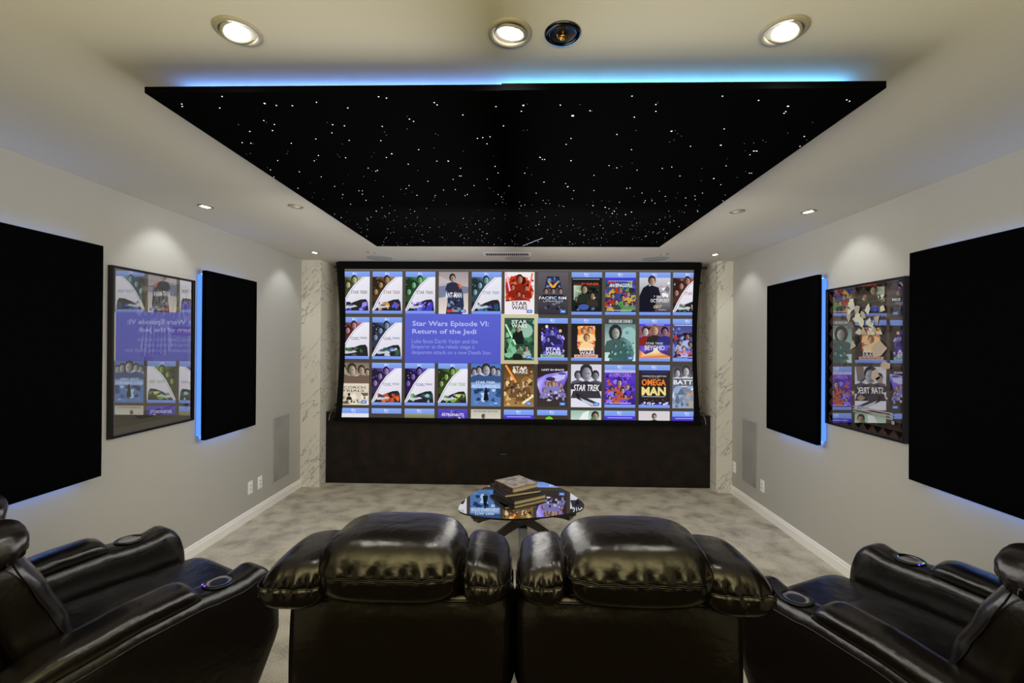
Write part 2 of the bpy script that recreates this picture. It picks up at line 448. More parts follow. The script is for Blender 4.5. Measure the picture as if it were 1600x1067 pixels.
# ------------------------------------------------------------------ projection screen
YS = 5.24
def sx(px): return at(px, 540, 1, YS).x
def sz(py): return at(810, py, 1, YS).z
scr = empty('projection_screen', (0, YS, 0), 0, 'wide tab tensioned projection screen showing a grid of film covers', 'screen')
X0, X1, Z0, Z1 = sx(534), sx(1084), sz(656.3), sz(419.5)
a = Art((X0, 0, Z1), (X1-X0, 0, 0), (0, 0, Z0-Z1), (0, -1, 0))
a.rect(0, 0, 1, 1, (84, 78, 72), (70, 63, 55)); a.rect(0, 0, 1, .018, (112, 108, 100), (96, 92, 86))
a.build('picture_area', scr, M['screen'])
# black masking border with sides bowed inwards by the tension cords
mb = MB()
xo0, xo1, zt, zb = sx(528.5), sx(1093), H-.012, sz(660)
n = 24
def bow(z, amp): t = (z-zb)/(zt-zb); return amp*4*t*(1-t)
for side, xo, xi, sg in ((0, xo0-.03, sx(537), 1), (1, xo1+.02, sx(1084), -1)):
    vs = []
    for i in range(n+1):
        z = zb+(zt-zb)*i/n
        for x in (xo+sg*bow(z, .055), xi+sg*bow(z, .03)-sg*.02*(1-i/n)):
            vs += [(x, -.012, z), (x, .004, z)]
    fs = []
    for i in range(n):
        b = i*4; c = b+4
        fs += [(b, b+2, c+2, c), (b+1, c+1, c+3, b+3), (b, c, c+1, b+1), (b+2, b+3, c+3, c+2)]
    mb = MB(); mb.add(vs, fs); mb.build('side_masking', scr, M['velvet'])
MB().box((xo0-.005, -.013, sz(421)), (xo1+.005, .005, H-.004)).build('top_masking', scr, M['velvet'])
MB().box((xo0-.035, -.03, sz(661)), (xo1+.025, .02, sz(654.5)), None, .006).build('bottom_bar', scr, M['velvet'])
MB().box((sx(521), -.006, sz(419.6)), (sx(1104), .004, sz(416.4))).build('support_rod', scr, M['black'])
for sg, xo, px in ((1, xo0, 524), (-1, xo1, 1098)):
    for zz, nm in ((sz(439), 0), (sz(634), 1)):
        o = MB().prism([(-.03, -.02), (.02, -.03), (.02, .03)], -.004, .004).build('tension_tab', scr, M['black'])
        o.rotation_euler = (math.pi/2, 0, 0 if sg > 0 else math.pi); o.location = (xo+sg*(bow(zz, .055)-.015)-(.02 if (nm and sg > 0) else 0), 0, zz)
    pts = []
    for i in range(21):
        z = sz(634)+(sz(439)-sz(634))*i/20; t = i/20
        pts.append((xo - sg*.02 + sg*(0.035+.03*4*t*(1-t)) - sg*.03, .0, z))
    MB().tube(pts, .0022, None, 6).build('tension_cord', scr, M['black'])
for sg, px in ((1, 514), (-1, 1103)):
    q = at(px, 655, 1, SY0-.01)
    MB().tube([(q.x, SY0-.012-YS, .74), (q.x+sg*.012, SY0-.02-YS, .80), (q.x+sg*.03, SY0-.006-YS, .845)], .0018, None, 6).build('screen_cable', scr, M['white'])

BLUE, BLUE2 = (128, 160, 238), (112, 146, 228)
COLS = [(537, 577), (581.5, 628), (633, 679.5), (685, 731), (736.5, 783), (788, 834.5), (840, 887), (892.5, 940), (945, 993), (998.5, 1047), (1051, 1098)]
ROWS = [(425, 491.2), (496.8, 562.8), (568.5, 635.2), (640, 706)]

def tile(ci, ri, lift=3):
    """artwork canvas for one cover in the grid, clipped to the lit picture"""
    a0, a1 = COLS[ci]
    if ci == 0: a0 = 530.5
    z0, z1 = sz(ROWS[ri][0]), sz(ROWS[ri][1]); x0, x1 = sx(a0), sx(a1)
    cl = [(0, 0, 1), (0, 1, -1), (1, 0, 1), (1, 1, -1)]
    if ci == 0: cl.append((0, (sx(534)-x0)/(x1-x0), 1))
    if ci == 10: cl.append((0, (X1-x0)/(x1-x0), -1))
    if ri == 3: cl.append((1, (Z0-z0)/(z1-z0), -1))
    return Art((x0, -.0012, z0), (x1-x0, 0, 0), (0, 0, z1-z0), (0, -1, 0), cl, .0001)

def bands(t, bottom=True):
    t.rect(0, 0, 1, .125, (140, 170, 242), (120, 152, 232))
    t.ell(.49, .05, .075, .022, (214, 226, 252), 12); t.ell(.5, .052, .045, .011, (128, 160, 238), 10)
    t.rect(.425, .02, .455, .07, (214, 226, 252)); t.rect(.43, .09, .57, .102, (190, 206, 248))
    if bottom: t.rect(0, .93, 1, 1, (132, 164, 242), (112, 142, 226))

def fan(ci, ri, tint, ship, title='STAR TREK', tcol=(90, 90, 90), wide=False, rng=None):
    """white cover with a diagonal arc, tinted portraits at upper left and a starship scene below"""
    rng = random.Random(ci*10+ri); t = tile(ci, ri); bands(t)
    t.rect(0, .125, 1, .93, (236, 234, 244), (216, 214, 226))
    d = tuple(c*.28 for c in tint)
    t.poly([(0, .125), (.82, .125), (.5, .32), (.3, .5), (.12, .72), (0, .9)], [d, tint, d, d, d, (30, 28, 34)])
    t.fleck(8, .02, .14, .3, .4, [(210, 205, 220), (60, 50, 70)], .01, .02, rng)
    for u, v, r in ((.48, .19, .115), (.27, .31, .105), (.11, .47, .1)):
        t.person(u, v, r, tuple(min(255, c*.8+62) for c in tint), tuple(c*.25 for c in tint), tuple(c*.4 for c in tint))
    t.poly([(.78, .125), (1, .125), (1, .93), (.0, .93), (.0, .90), (.12, .72), (.29, .5), (.48, .31)], [(240, 238, 246), (236, 234, 244), (214, 212, 224), (222, 220, 232), (228, 226, 236), (232, 230, 240), (236, 234, 244), (238, 236, 246)])
    t.poly([(.84, .125), (.853, .125), (.53, .325), (.342, .505), (.165, .735), (.04, .93), (.027, .93), (.152, .735), (.33, .505), (.517, .325)], (70, 70, 84))
    t.poly([(.06, .93), (.2, .82), (.45, .73), (.7, .665), (.88, .655), (.94, .72), (.97, .93)], (40, 40, 44))
    t.fleck(16, .2, .72, .92, .925, ship, .04, .13, rng)
    t.poly([(.14, .84), (.3, .79), (.52, .8), (.6, .83), (.4, .86), (.2, .875)], (200, 204, 212)); t.ell(.36, .8, .1, .02, (90, 96, 110))
    t.text(title, .37, .455 if not wide else .475, .57, .075 if not wide else .045, tcol, .006, .25 if not wide else 0)
    if wide: t.rect(.4, .53, .68, .538, tcol)
    t.build('cover_picture', scr, M['screen'])

def sw(t, u=.5, v=.06, c=(235, 235, 235), w=.46, h=.085):
    t.text('STAR', u-w/2, v, w, h, c, .015); t.text('WARS', u-w/2, v+h*1.1, w, h, c, .015)
def badge(t): t.rect(.74, .89, .93, .965, (84, 130, 206), (70, 112, 190)); t.rect(.78, .915, .89, .94, (190, 210, 240))

PK = (210, 170, 150)
# --- row 0
fan(0, 0, (190, 190, 130), [(90, 70, 220), (60, 120, 40), (150, 140, 240), (40, 40, 50)], tcol=(96, 92, 84))
fan(1, 0, (176, 130, 84), [(170, 90, 30), (220, 150, 60), (90, 90, 200), (50, 40, 40)], tcol=(150, 118, 96))
fan(2, 0, (110, 190, 120), [(70, 60, 200), (40, 80, 50), (130, 120, 230), (30, 30, 36)], tcol=(76, 92, 84))
t = tile(3, 0); rng = random.Random(3)
t.rect(0, 0, 1, 1, (160, 148, 152), (226, 216, 206)); t.poly([(0, .35), (.5, .3), (1, .36), (1, .5), (0, .62)], (120, 128, 156))
t.poly([(0, .1), (.5, .25), (0, .3)], (190, 182, 186))
t.poly([(.28, .44), (.38, .29), (.52, .24), (.72, .3), (.82, .5), (.86, .8), (.8, 1), (.24, 1), (.3, .7)], (46, 52, 76))
t.fleck(14, .36, .28, .76, .5, [(190, 60, 36), (220, 110, 60), (40, 46, 70)], .04, .09, rng); t.person(.46, .15, .12, (206, 172, 154), (40, 30, 30), (46, 50, 70))
t.fleck(12, .3, .66, .8, .98, [(66, 76, 110), (30, 34, 52), (130, 140, 170)], .04, .1, rng)
t.text('ANT-MAN', .22, .49, .56, .125, (232, 236, 244), .02); t.rect(.28, .9, .47, .95, (220, 60, 50)); t.rect(.5, .9, .68, .95, (150, 150, 160)); badge(t)
t.build('cover_picture', scr, M['screen'])
fan(4, 0, (130, 180, 200), [(60, 120, 160), (40, 80, 110), (190, 210, 220), (90, 80, 220)], tcol=(110, 150, 170))
t = tile(5, 0); rng = random.Random(5)
t.rect(0, 0, 1, 1, (240, 234, 234), (236, 230, 240)); t.poly([(.02, .3), (.2, .12), (.5, .05), (.82, .2), (.98, .45), (.9, .62), (.6, .72), (.2, .72), (.04, .55)], (170, 50, 30))
t.fleck(46, .02, .1, .98, .74, [(196, 60, 34), (120, 26, 20), (216, 110, 70), (70, 20, 18), (230, 150, 110)], .04, .14, rng)
for u, v, r in ((.5, .17, .13), (.27, .36, .09), (.72, .38, .09), (.47, .52, .08), (.62, .56, .07)): t.person(u, v, r, (220, 150, 116), (70, 22, 18), (140, 36, 24))
t.poly([(.02, .02), (.07, .0), (.2, .44), (.16, .46)], (244, 190, 230)); t.poly([(.9, .02), (.96, .03), (.82, .46), (.78, .44)], (250, 110, 80))
t.poly([(0, .7), (.3, .68), (.7, .67), (1, .72), (1, 1), (0, 1)], (238, 232, 238)); sw(t, .5, .70, (40, 34, 36), .52, .09); badge(t); t.build('cover_picture', scr, M['screen'])
t = tile(6, 0); rng = random.Random(6)
t.rect(0, 0, 1, 1, (98, 94, 100), (52, 50, 56)); t.poly([(.3, .1), (.7, .1), (.78, .35), (.5, .42), (.22, .35)], (40, 44, 64))
t.fleck(14, .26, .08, .74, .36, [(110, 140, 200), (30, 34, 50), (60, 70, 110)], .03, .09, rng)
t.poly([(.3, .2), (.46, .28), (.5, .33), (.54, .28), (.7, .2), (.56, .36), (.5, .38), (.44, .36)], (240, 170, 60))
for u in (.26, .5, .74): t.person(u, .45, .09, (200, 156, 140), (40, 30, 34), (36, 40, 64))
t.text('PACIFIC RIM', .04, .575, .9, .07, (226, 232, 240), .01); t.text('UPRISING', .17, .665, .66, .036, (200, 206, 216))
t.fleck(30, .2, .7, .84, .9, [(30, 34, 52), (80, 90, 130), (130, 130, 160), (54, 52, 60)], .02, .07, rng); badge(t)
t.build('cover_picture', scr, M['screen'])
t = tile(7, 0); rng = random.Random(7); bands(t)
t.rect(0, .125, 1, .93, (30, 32, 34)); t.rect(.04, .155, .92, .17, (170, 176, 190)); t.text('RUNNER', .34, .25, .56, .055, (232, 80, 50), .02); t.text('BLADE', .07, .25, .26, .05, (120, 50, 40), .01)
t.rect(.07, .31, .92, .9, (44, 50, 40), (26, 30, 28)); t.poly([(.07, .31), (.4, .31), (.3, .6), (.07, .66)], [(200, 220, 190), (120, 140, 120), (60, 70, 60), (150, 170, 150)])
t.fleck(34, .1, .36, .9, .9, [(200, 214, 170), (60, 80, 60), (30, 40, 50), (140, 130, 90), (90, 110, 140), (16, 20, 20)], .03, .1, rng)
t.person(.42, .4, .13, (190, 176, 140), (40, 36, 30), (40, 46, 40)); t.person(.68, .55, .1, (190, 150, 120), (30, 24, 24), (60, 50, 44)); t.ell(.4, .82, .18, .07, (70, 90, 170))
t.build('cover_picture', scr, M['screen'])
def team(ci, ri, pal, title, ty, tc, seed, sub=None, top=None):
    t = tile(ci, ri); rng = random.Random(seed); bands(t, True)
    if top: t.rect(0, .125, 1, .185, top)
    t.rect(0, .185 if top else .125, 1, .93, pal[0], pal[1])
    t.fleck(60, 0, .2, 1, .92, pal, .04, .13, rng)
    for u, v, r in ((.48, .42, .1), (.24, .56, .08), (.74, .52, .085), (.58, .6, .09), (.36, .7, .08), (.66, .74, .08), (.16, .76, .06), (.86, .74, .06)):
        t.person(u, v, r, rng.choice([(214, 170, 140), (190, 140, 120), (220, 190, 170)]), rng.choice([(50, 34, 30), (110, 70, 40), (30, 24, 30)]), rng.choice(pal))
    t.fleck(70, .02, .3, .98, .92, [tuple(c*.45 for c in p_) for p_ in pal]+pal, .012, .045, rng)
    t.text(title, .12, ty, .76, .085, tc, .015, .2)
    if sub: t.rect(*sub)
    t.rect(.14, .885, .86, .9, (200, 200, 210)); t.build('cover_picture', scr, M['screen'])
team(8, 0, [(60, 74, 130), (44, 40, 70), (40, 80, 60), (190, 50, 40), (130, 60, 190), (90, 150, 80), (200, 160, 70)], 'AVENGERS', .265, (222, 234, 250), 8, (.1, .2, .9, .215, (170, 180, 220)), (70, 60, 210))
t = tile(9, 0); rng = random.Random(9); bands(t)
t.rect(0, .125, 1, .93, (206, 206, 214), (60, 54, 60)); t.fleck(14, .5, .16, .98, .6, [(240, 240, 246), (170, 170, 180), (120, 110, 120), (190, 160, 160)], .05, .13, rng)
t.poly([(0, .55), (.12, .36), (.3, .28), (.5, .34), (.56, .56), (.5, .93), (0, .93)], (30, 30, 42)); t.poly([(.3, .3), (.42, .3), (.5, .55), (.46, .6)], (236, 236, 242)); t.poly([(.37, .36), (.42, .36), (.48, .58), (.45, .6)], (20, 20, 30))
t.person(.4, .2, .14, (214, 176, 156), (50, 34, 30), (30, 30, 42)); t.poly([(0, .62), (.1, .4), (.3, .34), (.36, .6), (.44, .93), (0, .93)], (26, 26, 38))
t.text('OCTOPUSSY', .36, .62, .6, .08, (244, 240, 240), .01); t.text('007', .46, .765, .27, .075, (228, 200, 150), .01, .3); t.rect(.62, .87, .86, .882, (200, 200, 200))
t.build('cover_picture', scr, M['screen'])
fan(10, 0, (190, 120, 100), [(60, 90, 70), (180, 170, 160), (40, 40, 44)], tcol=(190, 90, 84))
# --- row 1
fan(0, 1, (200, 120, 120), [(60, 120, 50), (190, 70, 60), (80, 90, 70), (40, 40, 44)], wide=True, tcol=(60, 50, 60))
fan(1, 1, (120, 140, 190), [(80, 110, 170), (60, 90, 80), (190, 200, 210), (50, 60, 70)], wide=True, tcol=(50, 70, 110))
def colour_burst(ci, ri, pal, pstrip, sub, seed, boxy=False):
    t = tile(ci, ri); rng = random.Random(seed); bands(t)
    t.rect(0, .125, 1, .93, (36, 32, 34), (42, 36, 36))
    if boxy:
        t.rect(.22, .18, .78, .72, pal[0], pal[1]); t.fleck(44, .2, .18, .8, .76, pal, .04, .12, rng)
        for u, v, r in ((.4, .3, .1), (.6, .28, .1), (.5, .46, .12)): t.person(u, v, r, (244, 200, 150), (150, 80, 60), pal[2])
    else:
        t.poly([(.3, .3), (.45, .16), (.6, .18), (.7, .32), (.86, .55), (.8, .85), (.2, .85), (.14, .6)], [pal[0], (30, 26, 40), (30, 26, 40), pal[1]])
        t.fleck(56, .12, .2, .9, .88, pal, .04, .11, rng); t.ell(.3, .2, .05, .04, (230, 220, 190)); t.ell(.75, .3, .05, .04, (230, 190, 140))
        for u, v, r in ((.46, .33, .1), (.66, .42, .08), (.34, .5, .08)): t.person(u, v, r, (160, 160, 220), (30, 26, 50), (44, 40, 90))
    sw(t, .52, .69, (240, 236, 244), .5, .08)
    t.rect(.1, .855, .88, .93, pstrip); t.text(sub, .16, .872, .66, .042, (60, 54, 60), .01)
    t.build('cover_picture', scr, M['screen'])
t = tile(5, 1); rng = random.Random(15)
t.rect(0, 0, 1, 1, (60, 84, 72), (36, 70, 54)); t.fleck(60, 0, .05, 1, .98, [(70, 130, 96), (40, 80, 60), (130, 190, 150), (24, 40, 34), (100, 160, 120)], .05, .15, rng)
t.ell(.72, .3, .24, .17, (150, 190, 170)); t.poly([(.02, .16), (.06, .14), (.4, .62), (.36, .64)], (200, 250, 190))
t.poly([(.3, .4), (.38, .3), (.6, .3), (.66, .62), (.4, .62)], (28, 36, 34)); t.person(.46, .26, .1, (206, 180, 150), (50, 44, 36), (28, 34, 32)); t.person(.74, .72, .09, (200, 170, 150), (40, 30, 28), (170, 180, 170)); t.person(.52, .7, .07, (180, 160, 130), (50, 40, 34), (90, 110, 90))
t.ell(.45, .93, .18, .09, (30, 40, 34)); sw(t, .5, .05, (226, 232, 226), .52, .085); badge(t); t.build('cover_picture', scr, M['screen'])
colour_burst(6, 1, [(110, 90, 220), (70, 60, 170), (150, 140, 240), (40, 36, 70), (190, 180, 250)], (150, 190, 170), 'EMPIRE STRIKES BACK', 16)
colour_burst(7, 1, [(240, 170, 90), (200, 90, 60), (250, 210, 150), (150, 80, 190), (244, 140, 70)], (226, 170, 150), 'A NEW HOPE', 17, True)
t = tile(8, 1); rng = random.Random(18)
t.rect(0, 0, 1, 1, (70, 110, 110), (206, 232, 226)); t.rect(0, 0, 1, .13, (66, 70, 70)); t.ell(.78, .36, .24, .17, (150, 190, 186)); t.ell(.72, .33, .06, .04, (110, 150, 150))
t.poly([(.2, .7), (.3, .48), (.6, .44), (.86, .56), (.96, .8), (.9, 1), (.14, 1)], [(90, 140, 136), (60, 90, 90), (70, 110, 108), (110, 160, 156)])
t.fleck(44, .04, .5, .96, .98, [(120, 176, 170), (60, 100, 100), (200, 228, 220), (90, 140, 134), (40, 70, 70)], .03, .09, rng)
t.ell(.34, .33, .22, .2, (48, 48, 50)); t.person(.34, .33, .19, (196, 200, 190), (46, 44, 46), (70, 96, 94))
for u, v in ((.34, .64), (.6, .62), (.22, .78), (.5, .78), (.72, .78)): t.person(u, v, .06, (150, 190, 184), (40, 60, 60), (60, 96, 94))
t.rect(.13, .03, .88, .1, (226, 226, 226)); t.rect(.145, .036, .865, .094, (60, 64, 64)); t.text('ROGUE ONE', .17, .042, .66, .046, (236, 236, 236), .02); badge(t)
t.build('cover_picture', scr, M['screen'])
t = tile(9, 1); rng = random.Random(19); bands(t); t.rect(0, .125, 1, .17, (84, 60, 220)); t.rect(.2, .14, .8, .152, (190, 180, 250))
t.rect(0, .17, 1, .93, (130, 90, 110), (60, 50, 110)); t.fleck(30, 0, .2, 1, .8, [(200, 90, 60), (70, 60, 190), (30, 26, 50), (230, 220, 230), (110, 90, 200)], .06, .15, rng)
t.person(.2, .3, .14, (224, 220, 224), (60, 40, 44), (130, 40, 40)); t.person(.5, .27, .15, (222, 184, 160), (130, 100, 70), (50, 44, 40)); t.person(.82, .3, .13, (170, 140, 150), (30, 26, 34), (50, 50, 120))
t.poly([(0, .93), (.0, .72), (.2, .84), (.42, .78), (.55, .7), (.7, .8), (1, .88), (1, .93)], [(230, 120, 50), (200, 70, 40), (250, 220, 160), (250, 230, 180), (250, 240, 200), (240, 190, 110), (210, 110, 60), (240, 200, 120)])
t.text('STAR TREK', .22, .555, .56, .05, (220, 224, 240), 0); t.text('BEYOND', .18, .625, .64, .115, (206, 212, 236), .02); t.build('cover_picture', scr, M['screen'])
team(10, 1, [(70, 70, 130), (120, 130, 200), (170, 180, 230), (60, 40, 60), (190, 60, 50), (40, 44, 80)], 'AVENGERS', .75, (226, 90, 60), 20, (.04, .14, .96, .16, (200, 206, 226)))
# --- row 2
t = tile(0, 2); rng = random.Random(30)
t.rect(0, 0, 1, 1, (120, 108, 90), (226, 216, 196)); t.fleck(30, 0, .3, 1, .98, [(236, 226, 206), (190, 176, 150), (110, 96, 80), (214, 200, 176)], .06, .15, rng)
for u, v, r in ((.12, .16, .14), (.74, .18, .14), (.94, .22, .1), (.42, .17, .18)): t.person(u, v, r, (206, 184, 160), (60, 46, 40), (110, 90, 76))
t.rect(.04, .5, .9, .512, (150, 130, 120)); t.rect(0, .49, 1, .71, (222, 212, 192), (214, 202, 180)); t.text('SCORCH', .06, .555, .82, .06, (60, 52, 50), .01); t.text('TRIALS', .1, .635, .74, .055, (60, 52, 50), .01)
t.fleck(18, .1, .74, .9, .97, [(60, 52, 44), (110, 96, 80)], .02, .05, rng); t.person(.34, .76, .05, (90, 76, 66), (40, 34, 30), (50, 42, 38)); badge(t); t.build('cover_picture', scr, M['screen'])
fan(1, 2, (150, 110, 200), [(200, 80, 40), (230, 110, 50), (60, 50, 60)], wide=True, tcol=(110, 90, 140))
fan(2, 2, (110, 80, 190), [(110, 200, 70), (50, 90, 60), (150, 190, 220), (60, 60, 90)], wide=True, tcol=(60, 50, 130))
fan(3, 2, (140, 180, 80), [(120, 170, 70), (60, 70, 50), (150, 180, 220), (200, 210, 120)], tcol=(110, 170, 80))
t = tile(4, 2); rng = random.Random(34)
t.rect(0, 0, 1, 1, (80, 120, 190), (90, 124, 176)); t.fleck(40, 0, .2, 1, .98, [(90, 140, 210), (50, 80, 130), (180, 210, 240), (120, 160, 210), (40, 60, 96)], .06, .16, rng)
for u, v, r in ((.1, .2, .12), (.26, .16, .12), (.9, .2, .11), (.74, .17, .13), (.5, .15, .18)): t.person(u, v, r, (206, 200, 206), (50, 46, 56), (60, 84, 130))
t.rect(0, .44, 1, .58, (120, 156, 214), (150, 180, 226)); t.text('STAR TREK', .16, .41, .66, .05, (226, 236, 250), .01); t.text('INTO DARKNESS', .05, .49, .9, .075, (214, 228, 248), .01)
t.poly([(.42, .86), (.45, .64), (.5, .58), (.55, .64), (.6, .86)], (20, 26, 40)); t.ell(.5, .585, .035, .028, (24, 28, 40)); t.rect(.46, .84, .49, .9, (20, 26, 40)); t.rect(.52, .84, .55, .9, (20, 26, 40)); badge(t)
t.build('cover_picture', scr, M['screen'])
t = tile(5, 2); rng = random.Random(35)
t.rect(0, 0, 1, 1, (70, 52, 34), (170, 130, 76)); t.fleck(44, 0, .1, 1, .98, [(150, 106, 56), (90, 66, 42), (210, 176, 120), (60, 44, 32), (230, 200, 150)], .05, .14, rng)
t.poly([(.02, .04), (.08, .02), (.5, .5), (.44, .52)], (255, 150, 70)); t.poly([(.6, .9), (.98, .72), (1, .76), (.64, .95)], (246, 230, 190))
for u, v, r in ((.45, .5, .08), (.74, .48, .08), (.3, .62, .07), (.52, .7, .07), (.7, .66, .06)): t.person(u, v, r, (220, 180, 140), (80, 52, 36), (110, 80, 50))
sw(t, .54, .06, (236, 232, 226), .5, .08); badge(t); t.build('cover_picture', scr, M['screen'])
t = tile(6, 2); rng = random.Random(36)
t.rect(0, 0, 1, 1, (44, 36, 40), (62, 52, 50)); t.poly([(0, .34), (.3, .24), (1, .16), (1, .3), (.8, .62), (.1, .7), (0, .5)], [(110, 90, 220), (150, 130, 240), (200, 190, 250), (120, 100, 220)])
t.poly([(.25, .42), (.5, .28), (.96, .18), (.9, .34), (.6, .42)], (196, 190, 240)); t.ell(.44, .35, .16, .05, (60, 44, 90)); t.ell(.82, .22, .14, .03, (90, 76, 170))
for u, v, r in ((.3, .46, .07), (.62, .46, .07), (.76, .48, .07), (.22, .62, .07), (.82, .6, .07), (.4, .48, .08), (.52, .46, .1)): t.person(u, v, r, (220, 180, 160), (110, 80, 60), (130, 124, 180))
t.fleck(20, .15, .6, .9, .86, [(150, 144, 200), (90, 84, 130), (60, 52, 66), (200, 196, 230)], .03, .08, rng)
t.text('LOST IN SPACE', .14, .11, .74, .045, (230, 226, 240), .02); badge(t); t.build('cover_picture', scr, M['screen'])
t = tile(7, 2); rng = random.Random(37)
t.rect(0, 0, 1, 1, (214, 212, 224), (226, 224, 236)); t.person(.22, .26, .13, (170, 170, 186), (60, 56, 66), (90, 88, 100)); t.person(.8, .26, .14, (160, 160, 176), (40, 38, 46), (80, 78, 92)); t.person(.5, .2, .24, (190, 190, 206), (50, 46, 56), (60, 56, 64))
t.poly([(.0, .46), (.4, .4), (1, .46), (1, .62), (.7, .64), (.0, .58)], (54, 50, 56)); t.poly([(.14, .66), (.96, .92), (.7, .98), (.2, .8)], (56, 50, 54)); t.poly([(.14, .66), (.3, .7), (.24, .82)], (36, 34, 40)); t.poly([(.3, .78), (.9, .96), (.8, .99), (.4, .88)], (190, 200, 220))
t.text('STAR TREK', .08, .47, .86, .15, (244, 244, 250), .015, .25); badge(t); t.build('cover_picture', scr, M['screen'])
team(8, 2, [(90, 60, 200), (60, 40, 140), (150, 120, 240), (190, 90, 60), (50, 34, 90), (120, 80, 220)], 'AVENGERS', .2, (170, 120, 230), 38, (.2, .14, .8, .16, (170, 176, 220)), (190, 190, 230))
t = tile(9, 2); rng = random.Random(39); bands(t)
t.rect(0, .125, 1, .93, (48, 42, 44), (40, 36, 38)); t.rect(.08, .165, .92, .18, (70, 60, 150)); t.text('CHARLTON HESTON', .1, .245, .78, .032, (214, 214, 224), .01)
t.text('OMEGA', .09, .33, .78, .15, (238, 130, 50), .03); t.text('MAN', .09, .51, .78, .2, (238, 220, 140), .04); t.text('THE', .3, .285, .36, .03, (200, 110, 60))
t.rect(.1, .73, .84, .742, (200, 200, 200)); t.fleck(12, .1, .76, .9, .86, [(60, 54, 60), (90, 80, 90)], .02, .05, rng); t.fleck(26, .04, .86, .96, .93, [(200, 190, 250), (110, 90, 230), (240, 240, 255)], .02, .05, rng)
t.build('cover_picture', scr, M['screen'])
t = tile(10, 2); rng = random.Random(40)
t.rect(0, 0, 1, 1, (70, 66, 76), (150, 160, 180)); 
for u, v, r in ((.16, .18, .12), (.72, .17, .12), (.44, .14, .15)): t.person(u, v, r, (220, 214, 214), (60, 56, 60), (206, 206, 214))
t.fleck(50, 0, .46, 1, .98, [(150, 170, 200), (90, 110, 140), (220, 228, 240), (120, 130, 140), (180, 160, 130)], .05, .14, rng)
t.rect(0, .31, 1, .48, (84, 84, 92), (96, 104, 116)); t.text('BATTLESHIP', .03, .34, 1.42, .11, (226, 232, 240), .03); t.build('cover_picture', scr, M['screen'])
# --- row 3 (cut off by the lower edge of the picture)
def strip(ci, kind):
    t = tile(ci, 3); rng = random.Random(50+ci)
    if kind != 'art': bands(t, False)
    if kind == 'white': t.rect(0, .125, 1, .3, (226, 224, 232))
    if kind == 'olive': t.rect(0, .125, 1, .3, (150, 150, 110), (90, 90, 60))
    if kind == 'purple': t.rect(0, .125, 1, .3, (84, 64, 220), (60, 50, 160)); t.rect(.1, .16, .9, .175, (190, 190, 250))
    if kind == 'green': t.rect(.3, .125, 1, .3, (60, 54, 50)); t.ell(.4, .25, .14, .1, (110, 210, 40))
    if kind == 'dark': pass
    t.build('cover_picture', scr, M['screen'])
for ci, k in ((0, 'white'), (1, 'dark'), (2, 'olive'), (5, 'purple'), (6, 'green'), (8, 'purple'), (10, 'purple')): strip(ci, k)
t = tile(3, 3); rng = random.Random(61); t.rect(0, 0, 1, .3, (90, 74, 200), (60, 54, 130)); t.fleck(14, .1, .02, .9, .25, [(230, 210, 190), (130, 120, 230), (60, 50, 110)], .03, .08, rng); t.text('ASTRONAUTS', .12, .1, .76, .07, (230, 226, 240), .02); t.build('cover_picture', scr, M['screen'])
t = tile(4, 3); t.rect(0, 0, 1, .3, (190, 186, 170), (214, 210, 200)); t.text('EXTENDED EDITION', .1, .03, .8, .035, (60, 56, 50), .01); t.person(.42, .17, .07, (150, 130, 110), (80, 60, 50), (110, 100, 90)); t.build('cover_picture', scr, M['screen'])
t = tile(7, 3); t.rect(0, 0, 1, .3, (150, 190, 170), (206, 220, 210)); t.poly([(.2, .3), (.4, .06), (.6, .0), (.56, .3)], (230, 240, 236)); t.person(.8, .14, .14, (206, 170, 150), (50, 40, 36), (60, 120, 70)); t.poly([(.56, .3), (.7, .15), (.86, .22), (.8, .3)], (60, 140, 70)); t.build('cover_picture', scr, M['screen'])
t = tile(9, 3); t.rect(0, 0, 1, .3, (214, 208, 214)); t.person(.5, .13, .09, (206, 180, 164), (50, 44, 44), (60, 50, 50)); t.build('cover_picture', scr, M['screen'])

# information banner and the frame round the selected cover
bx0, bx1, bz0, bz1 = sx(633), sx(782.5), sz(491), sz(568)
b = Art((bx0, -.0036, bz0), (bx1-bx0, 0, 0), (0, 0, bz1-bz0), (0, -1, 0), None, .0002)
b.rect(0, 0, 1, 1, (92, 100, 206), (84, 90, 196))
TC = (178, 184, 240); TD = (150, 158, 226)
b.text('Star Wars Episode VI:', .075, .145, .80, .135, TC, .02); b.text('Return of the Jedi', .075, .31, .67, .125, TC, .02)
b.text('Luke faces Darth Vader and the', .07, .515, .69, .085, TD, .0); b.text('Emperor as the rebels stage a', .07, .63, .655, .10, TD, .0); b.text('desperate attack on a new Death Star.', .07, .745, .835, .10, TD, .0)
tag(b.build('information_banner', scr, M['screen']), 'blue banner with a film title and summary')
f0, f1, g0, g1 = sx(782.5), sx(841), sz(490.3), sz(568.6)
b = Art((f0, -.0006, g0), (f1-f0, 0, 0), (0, 0, g1-g0), (0, -1, 0), None, .0002)
b.rect(0, 0, 1, 1, (204, 198, 158), (194, 188, 148)); tag(b.build('selection_frame', scr, M['screen']), 'pale yellow frame round the selected cover')

